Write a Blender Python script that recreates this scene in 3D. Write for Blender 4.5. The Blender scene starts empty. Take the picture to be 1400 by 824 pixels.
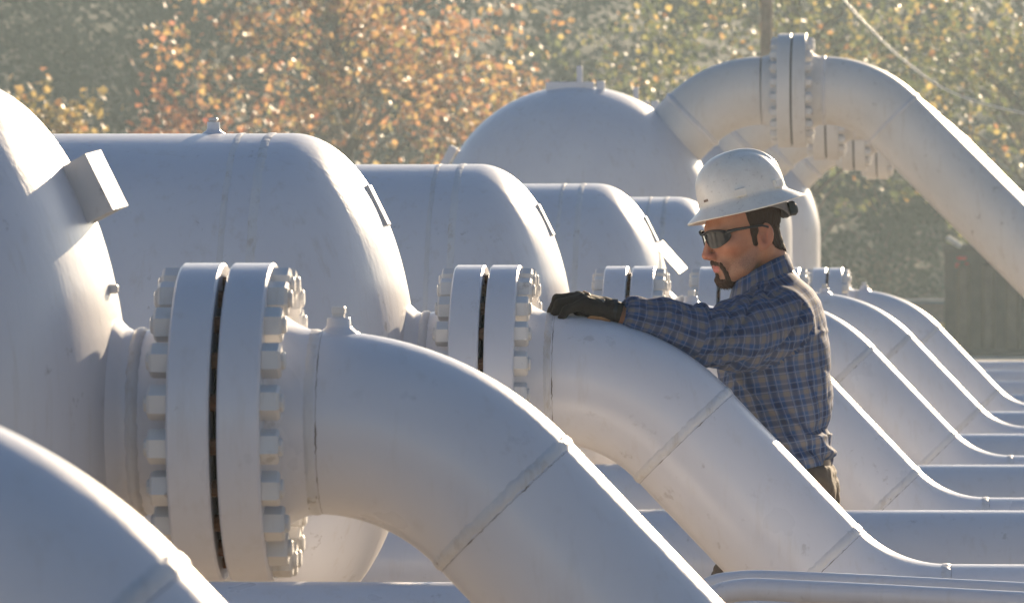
import bpy, math, random
import numpy as np
from mathutils import Vector, Matrix, noise
R = math.radians
sc = bpy.context.scene
COL = sc.collection

# ------------------------------------------------------------------ camera, sky, sun, exposure
FPX = 11000.0                 # focal length in pixels of the 1400 px wide photograph
EYE = 1.6
D1 = FPX / 778.0              # distance of the nearest complete pipe line
STEP = 0.415 * D1             # spacing of the pipe lines
cam_d = bpy.data.cameras.new('camera'); cam = bpy.data.objects.new('camera', cam_d); COL.objects.link(cam)
cam.location = (0, 0, EYE)
YAW = math.atan(830 / FPX); PITCH = math.atan(43 / FPX)
cam.rotation_euler = (math.pi/2 - PITCH, 0, YAW)
cam_d.sensor_width = 36; cam_d.lens = FPX / 1400 * 36
cam_d.clip_start = 0.5; cam_d.clip_end = 3000
cam_d.dof.use_dof = True; cam_d.dof.focus_distance = 19.5; cam_d.dof.aperture_fstop = 24
sc.camera = cam
SUN = Vector((0.27, 1.0, 0.31)).normalized()
w = bpy.data.worlds.new('World'); sc.world = w; w.use_nodes = True
nt = w.node_tree; nt.nodes.clear()
sky = nt.nodes.new('ShaderNodeTexSky'); sky.sky_type = 'NISHITA'; sky.sun_disc = False
sky.sun_elevation = math.asin(SUN.z); sky.sun_rotation = math.atan2(SUN.x, SUN.y)
sky.air_density = 1.0; sky.dust_density = 1.2; sky.ozone_density = 3.2
bg = nt.nodes.new('ShaderNodeBackground'); bg.inputs['Strength'].default_value = 0.047
wo = nt.nodes.new('ShaderNodeOutputWorld')
nt.links.new(sky.outputs[0], bg.inputs[0]); nt.links.new(bg.outputs[0], wo.inputs[0])
sun_d = bpy.data.lights.new('sun', 'SUN'); sun = bpy.data.objects.new('sun', sun_d); COL.objects.link(sun)
sun_d.energy = 5.0; sun_d.angle = R(0.53); sun_d.color = (1.0, 0.78, 0.53)
sun.rotation_euler = SUN.to_track_quat('Z', 'Y').to_euler(); sun.location = (20, 40, 30)
sc.view_settings.view_transform = 'Standard'; sc.view_settings.look = 'None'
sc.view_settings.gamma = 1.0; sc.view_settings.exposure = 1.4
sc.render.engine = 'CYCLES'
cy = sc.cycles
cy.max_bounces = 6; cy.diffuse_bounces = 3; cy.glossy_bounces = 3; cy.transmission_bounces = 4
cy.volume_bounces = 1; cy.transparent_max_bounces = 6
cy.use_denoising = True; cy.sample_clamp_indirect = 6.0; cy.caustics_reflective = False; cy.caustics_refractive = False

CR = Matrix.Rotation(YAW, 3, 'Z') @ Matrix.Rotation(math.pi/2 - PITCH, 3, 'X')
def P(u, v, Y):
    d = CR @ Vector(((u - 700) / FPX, -(v - 412) / FPX, -1.0))
    return Vector((0, 0, EYE)) + d * (Y / d.y)

# ------------------------------------------------------------------ materials
class NT:
    def __init__(s, name):
        s.m = bpy.data.materials.new(name); s.m.use_nodes = True
        s.t = s.m.node_tree; s.b = s.t.nodes['Principled BSDF']; s.o = s.t.nodes['Material Output']
    def n(s, typ, **kw):
        nd = s.t.nodes.new(typ)
        for k, v in kw.items():
            if k.startswith('i_'):
                key = k[2:]
                nd.inputs[int(key) if key.isdigit() else key.replace('_', ' ')].default_value = v
            else: setattr(nd, k, v)
        return nd
    def l(s, a, b): s.t.links.new(a, b)
    def math(s, op, a, b=None, c=None, clamp=False):
        nd = s.t.nodes.new('ShaderNodeMath'); nd.operation = op; nd.use_clamp = clamp
        for i, x in enumerate((a, b, c)):
            if x is None: continue
            if isinstance(x, (int, float)): nd.inputs[i].default_value = x
            else: s.l(x, nd.inputs[i])
        return nd.outputs[0]
    def mix(s, fac, a, b):
        nd = s.t.nodes.new('ShaderNodeMix'); nd.data_type = 'RGBA'
        for sock, x in ((nd.inputs[0], fac), (nd.inputs[6], a), (nd.inputs[7], b)):
            if isinstance(x, (int, float)): sock.default_value = x
            elif isinstance(x, tuple): sock.default_value = (*x, 1)
            else: s.l(x, sock)
        return nd.outputs[2]
    def ramp(s, fac, stops, interp='LINEAR'):
        nd = s.t.nodes.new('ShaderNodeValToRGB'); cr = nd.color_ramp; cr.interpolation = interp
        while len(cr.elements) < len(stops): cr.elements.new(0.5)
        for e, (p, c) in zip(cr.elements, stops):
            e.position = p; e.color = (*c, 1) if isinstance(c, tuple) else (c, c, c, 1)
        s.l(fac, nd.inputs[0]); return nd.outputs[0]
    def coords(s, scale=(1, 1, 1), rnd=True):
        tc = s.n('ShaderNodeTexCoord'); mp = s.n('ShaderNodeMapping'); mp.inputs['Scale'].default_value = scale
        s.l(tc.outputs['Object'], mp.inputs[0])
        if rnd:
            oi = s.n('ShaderNodeObjectInfo'); cb = s.n('ShaderNodeCombineXYZ')
            r = s.math('MULTIPLY', oi.outputs['Random'], 37.0)
            for k in range(3): s.l(r, cb.inputs[k])
            s.l(cb.outputs[0], mp.inputs['Location'])
        return mp.outputs[0]
    def noise(s, vec, scale, detail=4, rough=0.55):
        nd = s.n('ShaderNodeTexNoise'); nd.inputs['Scale'].default_value = scale
        nd.inputs['Detail'].default_value = detail; nd.inputs['Roughness'].default_value = rough
        s.l(vec, nd.inputs['Vector']); return nd.outputs['Fac']
    def bump(s, h, strength, dist=0.01, prev=None):
        nd = s.n('ShaderNodeBump'); nd.inputs['Strength'].default_value = strength; nd.inputs['Distance'].default_value = dist
        s.l(h, nd.inputs['Height'])
        if prev is not None: s.l(prev, nd.inputs['Normal'])
        s.l(nd.outputs[0], s.b.inputs['Normal']); return nd.outputs[0]
    def set(s, **kw):
        for k, v in kw.items():
            key = k.replace('_', ' ')
            s.b.inputs[key].default_value = (*v, 1) if isinstance(v, tuple) and len(v) == 3 else v
        return s

def paint_material(name, c1, c2, dirt=0.5, rough=0.36, rust=0.0, drip=0.06):
    M = NT(name); v = M.coords()
    big = M.noise(v, 2.2, 5, 0.6); col = M.mix(M.ramp(big, [(0.35, 0.0), (0.7, 1.0)]), c1, c2)
    # thin vertical runs of old paint and washed-down dust
    vs = M.coords((9, 9, 0.9)); run = M.noise(vs, 3.0, 6, 0.7)
    col = M.mix(M.math('MULTIPLY', M.ramp(run, [(0.54, 0.0), (0.70, 1.0)]), 0.50 * dirt), col, (0.42, 0.36, 0.29))
    fine = M.noise(v, 14.0, 8, 0.72); mask = M.noise(v, 1.3, 2)
    sp = M.math('MULTIPLY', M.ramp(fine, [(0.61, 0.0), (0.67, 1.0)]), M.ramp(mask, [(0.44, 0.0), (0.58, 1.0)]))
    col = M.mix(M.math('MULTIPLY', sp, 0.8 * dirt), col, (0.13, 0.10, 0.075))
    if rust > 0:
        rn = M.noise(v, 6.0, 6, 0.7)
        col = M.mix(M.math('MULTIPLY', M.ramp(rn, [(0.60, 0.0), (0.72, 1.0)]), rust), col, (0.24, 0.10, 0.04))
    M.l(col, M.b.inputs['Base Color'])
    rr = M.noise(v, 5.0, 4); M.l(M.math('MULTIPLY_ADD', rr, 0.04, rough - 0.02), M.b.inputs['Roughness'])
    h1 = M.bump(M.noise(M.coords((6, 6, 1.0)), 7.0, 4), drip, 0.006)
    M.bump(M.noise(v, 70.0, 3), 0.10, 0.003, h1)
    M.b.inputs['Specular IOR Level'].default_value = 0.5
    return M.m

def simple(name, col, rough=0.6, metal=0.0, var=0.25, scale=20, bump=0.2, dist=0.004, spec=0.5):
    M = NT(name); v = M.coords(); nz = M.noise(v, scale, 5, 0.6)
    d = tuple(c * (1 - var) for c in col); e = tuple(min(1, c * (1 + var)) for c in col)
    M.l(M.mix(M.ramp(nz, [(0.3, 0.0), (0.7, 1.0)]), d, e), M.b.inputs['Base Color'])
    M.set(Roughness=rough, Metallic=metal); M.b.inputs['Specular IOR Level'].default_value = spec
    if bump: M.bump(nz, bump, dist)
    return M.m

PAINT = paint_material('white_enamel', (0.635, 0.64, 0.685), (0.685, 0.69, 0.73), 0.35, 0.28)
PAINT2 = paint_material('white_enamel_vessel', (0.595, 0.605, 0.66), (0.655, 0.665, 0.705), 0.5, 0.34, drip=0.10)
NUTP = paint_material('white_enamel_nut', (0.62, 0.61, 0.60), (0.70, 0.69, 0.67), 0.8, 0.45, 0.12)
OLDP = paint_material('weathered_white_enamel', (0.60, 0.585, 0.565), (0.66, 0.645, 0.625), 0.6, 0.45, 0.03)
WELDP = paint_material('weld_enamel', (0.55, 0.55, 0.57), (0.68, 0.68, 0.69), 1.2, 0.45, 0.10, drip=0.8)
RUST = simple('rusty_steel', (0.16, 0.075, 0.035), 0.8, 0.0, 0.5, 40)
GASKET = simple('dark_gasket', (0.035, 0.025, 0.02), 0.85)
CRACK = simple('cracked_paint_line', (0.15, 0.12, 0.10), 0.9, 0, 0.5, 60)
BRASSY = simple('weathered_plate', (0.62, 0.55, 0.42), 0.5)
CONC = simple('concrete', (0.32, 0.30, 0.27), 0.9, 0, 0.2, 8)
STEELG = simple('galvanised_support', (0.35, 0.36, 0.37), 0.5, 0.3)

# ------------------------------------------------------------------ mesh helpers
def mesh_obj(name, verts, faces, mat, parent=None, smooth=True, sharp=35):
    me = bpy.data.meshes.new(name); me.from_pydata([tuple(v) for v in verts], [], faces); me.update()
    if mat is not None: me.materials.append(mat)
    if smooth:
        me.polygons.foreach_set('use_smooth', [True] * len(me.polygons))
        if sharp: me.set_sharp_from_angle(angle=R(sharp))
    o = bpy.data.objects.new(name, me); COL.objects.link(o)
    if parent is not None: o.parent = parent
    return o
def inst(o, parent=None, loc=None, rot=None, name=None):
    c = o.copy(); COL.objects.link(c); c.parent = parent
    if name: c.name = name
    if loc is not None: c.location = loc
    if rot is not None: c.rotation_euler = rot
    return c
def tag(o, label=None, cat=None, group=None, kind=None):
    if label: o['label'] = label
    if cat: o['category'] = cat
    if group: o['group'] = group
    if kind: o['kind'] = kind
    return o
def empty(name, loc=(0, 0, 0), rz=0):
    o = bpy.data.objects.new(name, None); COL.objects.link(o); o.location = loc; o.rotation_euler = (0, 0, rz)
    o.empty_display_size = 0.2; return o
def copy_tree(o, parent=None):
    c = o.copy(); COL.objects.link(c); c.parent = parent
    for ch in [x for x in bpy.data.objects if x.parent == o]: copy_tree(ch, c)
    return c

def lathe(profile, seg=64, axis='X', jitter=None):
    """revolve (a, r) pairs round an axis; a runs along it"""
    V = []; F = []; n = len(profile)
    for i in range(seg):
        t = 2 * math.pi * i / seg; c, s = math.cos(t), math.sin(t)
        for k, (a, r) in enumerate(profile):
            if jitter: a, r = jitter(t, k, a, r)
            V.append((a, -r * c, r * s) if axis == 'X' else (r * c, r * s, a))
    for i in range(seg):
        j = (i + 1) % seg
        for k in range(n - 1):
            q = (i*n + k, i*n + k + 1, j*n + k + 1, j*n + k)
            F.append(q if axis == 'X' else (q[3], q[2], q[1], q[0]))
    return V, F
def tube(path, radius, seg=48, caps=True, up=None):
    """sweep a circle along points; radius is a number or a list"""
    V = []; F = []; n = len(path); path = [Vector(p) for p in path]
    rad = radius if isinstance(radius, (list, tuple)) else [radius] * n
    T = [(path[min(i+1, n-1)] - path[max(i-1, 0)]).normalized() for i in range(n)]
    ref = up or (Vector((0, 0, 1)) if abs(T[0].z) < 0.9 else Vector((0, 1, 0)))
    for i in range(n):
        a = T[i].cross(ref)
        a = a.normalized() if a.length > 1e-4 else Vector((1, 0, 0))
        b = a.cross(T[i]).normalized(); ref = b
        for k in range(seg):
            t = 2 * math.pi * k / seg
            V.append(path[i] + (a * math.cos(t) + b * math.sin(t)) * rad[i])
    for i in range(n - 1):
        for k in range(seg):
            j = (k + 1) % seg
            F.append((i*seg + k, i*seg + j, (i+1)*seg + j, (i+1)*seg + k))
    if caps:
        F.append(tuple(range(seg))[::-1]); F.append(tuple(range((n-1)*seg, n*seg)))
    return V, F
def box(c, s, bevel=0.0):
    cx, cy_, cz = c; x, y, z = (k / 2 for k in s); b = bevel
    if b <= 0:
        V = [(cx+i*x, cy_+j*y, cz+k*z) for i in (-1, 1) for j in (-1, 1) for k in (-1, 1)]
        return V, [(0,1,3,2), (4,6,7,5), (0,4,5,1), (2,3,7,6), (0,2,6,4), (1,5,7,3)]
    V = []; F = []; ring = []
    for zz, ins in ((-z, b), (-z+b, 0), (z-b, 0), (z, b)):
        r = []
        for sx, sy in ((-1,-1), (1,-1), (1,1), (-1,1)):
            r.append(len(V)); V.append((cx+sx*(x-ins), cy_+sy*(y-ins), cz+zz))
        ring.append(r)
    F.append(tuple(ring[0][::-1])); F.append(tuple(ring[3]))
    for q in range(3):
        for k in range(4):
            F.append((ring[q][k], ring[q][(k+1)%4], ring[q+1][(k+1)%4], ring[q+1][k]))
    return V, F
def join(*parts):
    V = []; F = []
    for v, f in parts:
        o = len(V); V += list(v); F += [tuple(i + o for i in q) for q in f]
    return V, F
def xform(vf, M):
    return [M @ Vector(v) for v in vf[0]], vf[1]
def arc(p, d, n, ang, rad, steps=24):
    """centre-line of a bend in the XZ plane: start p, direction angle d (below horizontal), turning by ang"""
    out = []
    for i in range(steps + 1):
        a = d + n * ang * i / steps
        out.append(a)
    pts = [Vector(p)]; ds = rad * ang / steps
    for i in range(steps):
        am = (out[i] + out[i+1]) / 2
        pts.append(pts[-1] + Vector((math.cos(am), 0, -math.sin(am))) * ds)
    return pts, out[-1]

def bead(r, h=0.0016, wd=0.008, seed=0, seg=160):
    """weld bead: a rippled ring round the X axis"""
    prof = [(wd * a, r + h * b) for a, b in ((-1.5, -0.5), (-1.0, 0.35), (-0.5, 0.9), (0, 1.0), (0.5, 0.9), (1.0, 0.35), (1.5, -0.5))]
    def jit(t, k, a, rr):
        rip = 0.5 + 0.5 * math.sin(t * 70 + 2.0 * math.sin(t * 9 + seed))
        e = noise.noise(Vector((math.cos(t) * 5 + seed, math.sin(t) * 5, k * 0.3)))
        e2 = noise.noise(Vector((math.cos(t) * 14 + seed, math.sin(t) * 14, 7.0)))
        return a + 0.0035 * e2, rr + (0.0008 * rip + 0.0008 * e) * (0.3 if k in (0, 6) else 1)
    return lathe(prof, seg, 'X', jit)
def crack(r, seed=0, seg=180, amp=0.002, span=(3.4, 5.6)):
    """thin broken line of split paint along a weld, on the underside"""
    V = []; F = []
    random.seed(seed); t = span[0]
    while t < span[1]:
        L = span[1] - span[0]; n = int(L / 0.02); t1 = t
        base = len(V)
        for i in range(n + 1):
            tt = t1 + L * i / n
            wv = 0.0015 * max(0.0, noise.noise(Vector((tt * 7, seed * 3.3, 1)))) * math.sin(math.pi * i / n) + 0.0003
            a0 = amp * noise.noise(Vector((tt * 20, seed, 0)))
            for s in (-1, 1):
                V.append((a0 + s * wv, -(r + 0.0007) * math.cos(tt), (r + 0.0007) * math.sin(tt)))
        for i in range(n):
            k = base + 2 * i; F.append((k, k + 1, k + 3, k + 2))
        t += L + random.uniform(0.02, 0.25)
    return V, F
def rotXZ(p, a):
    """matrix carrying the X axis to the direction a below horizontal in the XZ plane, at p"""
    return Matrix.Translation(Vector(p)) @ Matrix.Rotation(a, 4, 'Y')

def nut_mesh(af, th, stud_r, stick):
    """hex nut, chamfered, axis +X from 0 to th, with the stud end"""
    rc = af / math.sqrt(3); V = []; F = []; ch = th * 0.14
    rings = [(0.0, 1.0), (th - ch, 1.0), (th, 0.88)]
    for a, s in rings:
        for k in range(6):
            t = math.pi / 6 + k * math.pi / 3
            V.append((a, rc * s * math.cos(t), rc * s * math.sin(t)))
    for q in range(2):
        for k in range(6):
            F.append((q*6 + k, q*6 + (k+1) % 6, (q+1)*6 + (k+1) % 6, (q+1)*6 + k))
    F.append(tuple(range(12, 18)))
    n0 = len(V)
    for a, s in ((th, 1.0), (th + stick * 0.7, 1.0), (th + stick, 0.75)):
        for k in range(10):
            t = k * math.pi / 5; V.append((a, stud_r * s * math.cos(t), stud_r * s * math.sin(t)))
    for q in range(2):
        for k in range(10):
            F.append((n0 + q*10 + k, n0 + q*10 + (k+1) % 10, n0 + (q+1)*10 + (k+1) % 10, n0 + (q+1)*10 + k))
    F.append(tuple(range(n0 + 20, n0 + 30)))
    return V, F

_nuts = {}
def add_nuts(parent, x, bc, side, af, th, sr, count=20, seed=0, mat=None):
    """ring of separate nuts on a flange face at x; side +1 faces +X"""
    key = (af, th)
    rnd = random.Random(seed); first = _nuts.get(key)
    for k in range(count):
        t = 2 * math.pi * (k + 0.5) / count
        if first is None:
            o = mesh_obj('nut', *nut_mesh(af, th, sr, th * 0.22), NUTP, parent, sharp=25); first = _nuts[key] = o
        else: o = inst(first, parent, name='nut')
        o.location = (x, -bc * math.cos(t), bc * math.sin(t))
        sp = rnd.uniform(-0.2, 0.2)
        M = Matrix.Rotation(0 if side > 0 else math.pi, 4, 'Z') @ Matrix.Rotation(sp, 4, 'X')
        o.rotation_euler = M.to_euler(); o.scale = (rnd.uniform(0.93, 1.07), 1, 1)
_studs = {}
def add_studs(parent, x, L, bc, sr, count=20):
    first = _studs.get((L, sr))
    for k in range(count):
        t = 2 * math.pi * (k + 0.5) / count
        if first is None:
            first = _studs[(L, sr)] = o = mesh_obj('stud', *lathe([(-L/2, 0.0005), (-L/2, sr), (L/2, sr), (L/2, 0.0005)], 10), RUST, parent)
        else: o = inst(first, parent, name='stud')
        o.location = (x, -bc * math.cos(t), bc * math.sin(t))

# ------------------------------------------------------------------ ground and far setting
GM = NT('gravel_yard'); gv = GM.coords(rnd=False)
g1 = GM.noise(gv, 0.25, 4); g2 = GM.noise(gv, 25, 5, 0.7)
gc = GM.mix(g1, (0.34, 0.295, 0.25), (0.43, 0.375, 0.32)); gc = GM.mix(GM.ramp(g2, [(0.35, 0.0), (0.7, 0.6)]), gc, (0.19, 0.165, 0.14))
GM.l(gc, GM.b.inputs['Base Color']); GM.set(Roughness=0.9); GM.bump(g2, 0.6, 0.02)
gs = 40; gx0, gx1, gy0, gy1 = -260, 220, -90, 330
GV = []; GF = []
for j in range(gs + 1):
    for i in range(gs + 1):
        x = gx0 + (gx1 - gx0) * i / gs; y = gy0 + (gy1 - gy0) * j / gs
        z = 0.0 if y < 205 else ((y - 205) / 125.0) ** 1.3 * 24 + 1.5 * noise.noise(Vector((x * 0.03, y * 0.03, 0))) * min(1, (y - 205) / 30)
        GV.append((x, y, z))
for j in range(gs):
    for i in range(gs):
        k = j * (gs + 1) + i; GF.append((k, k + 1, k + gs + 2, k + gs + 1))
cut = [f for f in GF if GV[f[0]][1] < 202]; far_f = [f for f in GF if GV[f[0]][1] >= 202]
def sub(fs):
    ids = sorted({i for f in fs for i in f}); mp_ = {i: k for k, i in enumerate(ids)}
    return [GV[i] for i in ids], [tuple(mp_[i] for i in f) for f in fs]
HGM = simple('wooded_slope_floor', (0.035, 0.045, 0.022), 0.95, 0, 0.4, 0.4, 0.5, 0.2)
tag(mesh_obj('ground', *sub(cut), GM.m, sharp=None), kind='structure')
tag(mesh_obj('hillside', *sub(far_f), HGM, sharp=None), kind='structure')

# ------------------------------------------------------------------ the pipe lines
PR = 0.162; AXZ = EYE - 0.2686; ER = 0.457; TH = R(46.3)
FX = -1.567; FR = 0.281; FT = 0.0745; GAP = 0.014; BC = 0.2445

def flange_profile(side, fr, ft, gap, hub_r, hub_l, pr):
    b = 0.004; g = gap / 2
    pr_ = [(g * side + 0.0, fr * 0.66), (g * side, fr - b), ((g + b) * side, fr), ((g + ft - b) * side, fr), ((g + ft) * side, fr - b),
           ((g + ft) * side, hub_r + 0.010), ((g + ft + 0.004) * side, hub_r + 0.003), ((g + ft + 0.012) * side, hub_r)]
    for k in range(1, 9):
        t = k / 8; pr_.append(((g + ft + 0.012 + (hub_l - 0.012) * t) * side, hub_r + (pr - hub_r) * (1 - (1 - t) ** 1.7)))
    return pr_ if side > 0 else pr_[::-1]

def make_outlet():
    root = empty('outlet_pipe')
    fl = mesh_obj('flange', *lathe(flange_profile(1, FR, FT, GAP, 0.192, 0.075, PR), 96), PAINT, root, sharp=40)
    add_nuts(fl, GAP/2 + FT, BC, 1, 0.054, 0.033, 0.016, seed=3)
    add_studs(fl, 0, GAP + 2 * FT - 0.02, BC, 0.0155)
    mesh_obj('gasket', *lathe([(-GAP*0.48, 0.12), (-GAP*0.48, 0.205), (GAP*0.48, 0.205), (GAP*0.48, 0.12)], 64), GASKET, root)
    x0 = GAP/2 + FT + 0.072
    p1, a = arc((x0, 0, 0), 0, 1, TH, ER)
    mesh_obj('elbow', *tube(p1, PR, 72, False), PAINT, root, sharp=None)
    L = 0.470; e = p1[-1] + Vector((math.cos(a), 0, -math.sin(a))) * L
    mesh_obj('sloping_pipe', *tube([p1[-1].lerp(e, k / 6) for k in range(7)], PR - 0.0006, 72, False), PAINT, root, sharp=None)
    p2, a2 = arc(e, a, -1, TH, ER)
    mesh_obj('elbow', *tube(p2, PR, 72, False), PAINT, root, sharp=None)
    end = p2[-1] + Vector((5.0, 0, 0))
    mesh_obj('straight_pipe', *tube([p2[-1].lerp(end, k / 4) for k in range(5)], PR - 0.0006, 72, True), PAINT, root, sharp=50)
    for i, (p, an) in enumerate(((p1[0], 0), (p1[-1], a), (p2[0], a), (p2[-1], 0))):
        if i == 2: pass
        M = rotXZ(p, an)
        wb = mesh_obj('weld_bead', *xform(bead(PR, seed=i * 3.1), M), WELDP, root, sharp=None)
        mesh_obj('paint_crack', *xform(crack(PR, seed=i + 2, span=(4.9, 7.7)), M @ Matrix.Translation((0.0145, 0, 0))), CRACK, wb, smooth=False)
    # threaded outlet boss with a square plug on top of the first elbow
    bx = p1[0].x + 0.04
    prof = [(-0.03, 0.048), (-0.008, 0.042), (0.0, 0.030), (0.005, 0.024), (0.009, 0.0215), (0.021, 0.0208), (0.0225, 0.0195), (0.0225, 0.0005)]
    mesh_obj('vent_boss', *xform(lathe(prof, 28, 'Z'), Matrix.Translation((bx, 0, PR))), PAINT, root, sharp=50)
    pl = join(box((bx, 0, PR + 0.026), (0.020, 0.020, 0.010), 0.001), box((bx, 0, PR + 0.0355), (0.0235, 0.0235, 0.013), 0.0015))
    mesh_obj('vent_plug', *pl, NUTP, root, smooth=False)
    for sx in (0.15, 3.2):
        px = p2[-1].x + sx; zb = p2[-1].z - PR
        mesh_obj('pipe_support', *join(box((px, 0, (zb - (AXZ + zb) / 2)), (0.16, 0.22, AXZ + zb - 0.002)), box((px, 0, zb + 0.004), (0.2, 0.26, 0.02))), CONC, root, smooth=False)
    return root

VR = 0.61; HD = 0.305
def make_vessel():
    root = empty('separator_vessel')
    fl = mesh_obj('flange', *lathe(flange_profile(-1, FR, FT, GAP, 0.192, 0.07, PR), 96), PAINT, root, sharp=40)
    add_nuts(fl, -(GAP/2 + FT), BC, -1, 0.054, 0.033, 0.016, seed=8)
    ap = -0.186                         # apex of the dished head, from the flange gap
    xs = ap - HD
    mesh_obj('nozzle', *lathe([(ap - 0.03, PR + 0.03), (ap - 0.008, PR + 0.018), (ap + 0.004, PR + 0.006), (ap + 0.016, PR), (-(GAP/2 + FT + 0.068), PR)], 72), PAINT, root, sharp=None)
    mesh_obj('weld_bead', *xform(bead(PR, 0.005, 0.009, 5.0), Matrix.Translation((ap + 0.03, 0, 0))), WELDP, root, sharp=None)
    hp = [(xs - 0.05, VR)] + [(xs + HD * math.sin(t), VR * math.cos(t)) for t in [math.pi/2 * k / 30 for k in range(31)]]
    hp[-1] = (xs + HD, 0.0006)
    mesh_obj('dished_head', *lathe(hp, 120), PAINT2, root, sharp=None)
    Ls = 5.2
    mesh_obj('shell', *lathe([(xs - 0.05 - Ls * (1 - k / 6), VR - 0.0008) for k in range(7)], 120), PAINT2, root, sharp=None)
    hl = [(xs - 0.05 - Ls - HD * math.cos(t), VR * math.sin(t) + 0.0005) for t in [math.pi/2 * k / 12 for k in range(13)]]
    mesh_obj('dished_head', *lathe(hl, 72), PAINT2, root, sharp=None)
    mesh_obj('weld_bead', *xform(bead(VR, 0.0010, 0.008, 1.0, 200), Matrix.Translation((xs - 0.05, 0, 0))), WELDP, root, sharp=None)
    mesh_obj('weld_bead', *xform(bead(VR, 0.0006, 0.005, 4.0, 200), Matrix.Translation((xs - 0.125, 0, 0))), WELDP, root, sharp=None)
    for sx in (-0.75, -4.4):
        V, F = [], []
        sad = box((xs + sx, 0, -(AXZ + VR * 0.78) / 2), (0.22, 0.9, AXZ - VR * 0.78 - 0.002))
        mesh_obj('saddle', *sad, CONC, root, smooth=False)
    return root, xs

def bracket(root, xs, depth, plate=False, W=0.09):
    dz = 0.43; c = math.sqrt(1 - (dz / VR) ** 2); px = xs + HD * c
    nrm = Vector((c / HD, 0, dz / VR / VR * 1.0)); nrm = Vector((c / HD, 0, dz / (VR * VR))).normalized()
    tan = Vector((nrm.z, 0, -nrm.x))
    M = Matrix.Identity(4)
    for i, col in enumerate((tan, Vector((0, 1, 0)), nrm)):
        for k in range(3): M[k][i] = col[k]
    off = Vector((px, -0.03, dz)) + (tan * 0.030 - nrm * 0.010 if depth > 0.05 else nrm * -0.010)
    M = Matrix.Translation(off) @ M @ Matrix.Rotation(R(13) if depth > 0.05 else 0, 4, 'X')
    t = 0.007; L = 0.112; d = depth
    parts = [box((0, 0, d - t/2), (L, W, t), 0.0015), box((0, -W/2 + t/2, d/2 - 0.012 - t/2), (L - 0.002, t, d + 0.02), 0.001),
             box((0, W/2 - t/2, d/2 - 0.012 - t/2), (L - 0.002, t, d + 0.02), 0.001),
             box((-L/2 + t/2 + 0.002, 0, d/2 - 0.012 - t/2), (t, W - 2*t, d + 0.02), 0.001)]
    b = mesh_obj('name_plate_bracket', *xform(join(*parts), M), OLDP, root, smooth=False)
    if plate:
        M2 = Matrix.Translation(off + tan * 0.062 + nrm * (d - 0.004)) @ Matrix.Rotation(R(48), 4, 'Y') @ Matrix.Rotation(R(17), 4, 'X')
        mesh_obj('loose_plate', *xform(box((0.075, 0, 0), (0.15, 0.125, 0.003), 0.001), M2), BRASSY, b, smooth=False)
    return b

order = ['nearest', 'second', 'third', 'fourth', 'fifth', 'sixth']
outlet = make_outlet(); vessel, XS = make_vessel()
lab_out = {
 0: 'white sloping pipe cut off by the lower left corner, closest to camera',
 1: 'large white bent outlet pipe in front with many nuts on its full flange',
 2: 'white bent outlet pipe that the worker rests his gloved hand on',
 3: 'white bent outlet pipe directly behind the worker, its flange beyond his forearm',
 4: 'white bent outlet pipe whose flange shows behind the goatee of the worker',
 5: 'white bent outlet pipe sloping down just right of the back of the worker',
 6: 'farthest of the white sloping outlet pipes, left of the brown container'}
lab_ves = {
 1: 'white vessel at left edge with deep box bracket on its round end',
 2: 'long white vessel with plug on top, behind the largest flange',
 3: 'white vessel ending behind the second flange and the gloved hand',
 4: 'white vessel with a loose plate dangling from its end bracket',
 5: 'white vessel end just left of the hard hat brim',
 6: 'white vessel hidden behind the head and neck of the worker'}
for n in range(0, 7):
    Y = D1 + STEP * (n - 1)
    o = outlet if n == 0 else copy_tree(outlet)
    o.location = (FX, Y, AXZ); tag(o, lab_out[n], 'pipe', 'outlet pipes in a receding row')
first_v = True
for n in range(1, 7):
    Y = D1 + STEP * (n - 1)
    v = vessel if n == 1 else copy_tree(vessel)
    v.location = (FX, Y, AXZ); tag(v, lab_ves[n], 'vessel', 'horizontal vessels in a receding row')
    vessel_n = v
    if n == 1: v1 = v
    else: bracket(v, XS, 0.014, n == 4)
    if n == 2:
        prof = [(-0.02, 0.036), (0.0, 0.029), (0.006, 0.019), (0.012, 0.0165), (0.028, 0.016), (0.029, 0.0005)]
        mesh_obj('vent_boss', *xform(lathe(prof, 24, 'Z'), Matrix.Translation((XS - 0.20, 0, VR))), PAINT, v, sharp=50)
        mesh_obj('vent_plug', *box((XS - 0.2, 0, VR + 0.034), (0.022, 0.022, 0.010), 0.003), OLDP, v, smooth=False)
b1 = bracket(v1, XS, 0.066, W=0.085)
lug = mesh_obj('lug', *box((-0.212, -0.03, 0.235), (0.035, 0.012, 0.016), 0.003), OLDP, v1, smooth=False)

# long straight pipes at ground level, one before each line
def make_header():
    root = empty('ground_pipe')
    mesh_obj('straight_pipe', *tube([(x, 0, 0) for x in (-9, -6, -3, -1, 1, 3, 6)], 0.178, 72), PAINT, root, sharp=50)
    for sx in (-7, -4.2, 3.6):
        mesh_obj('pipe_support', *join(box((sx, 0, -0.178 - 0.246), (0.16, 0.24, 0.496 - 0.002 - 0.01)), box((sx, 0, -0.172), (0.2, 0.28, 0.02))), CONC, root, smooth=False)
    return root
hdr = make_header()
lab_h = ['straight white ground pipe crossing under the largest flange at bottom left',
 'straight white ground pipe right of the hips of the worker, widest at right edge',
 'straight white ground pipe behind the third sloping pipe, second from the bottom at right edge',
 'straight white ground pipe, third from the bottom at right edge',
 'straight white ground pipe, fourth from the bottom at right edge',
 'straight white ground pipe, fifth from the bottom at right edge',
 'thin looking white ground pipe, third below the brown container',
 'thin looking white ground pipe, second below the brown container',
 'farthest white ground pipe, right below the brown container']
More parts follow.
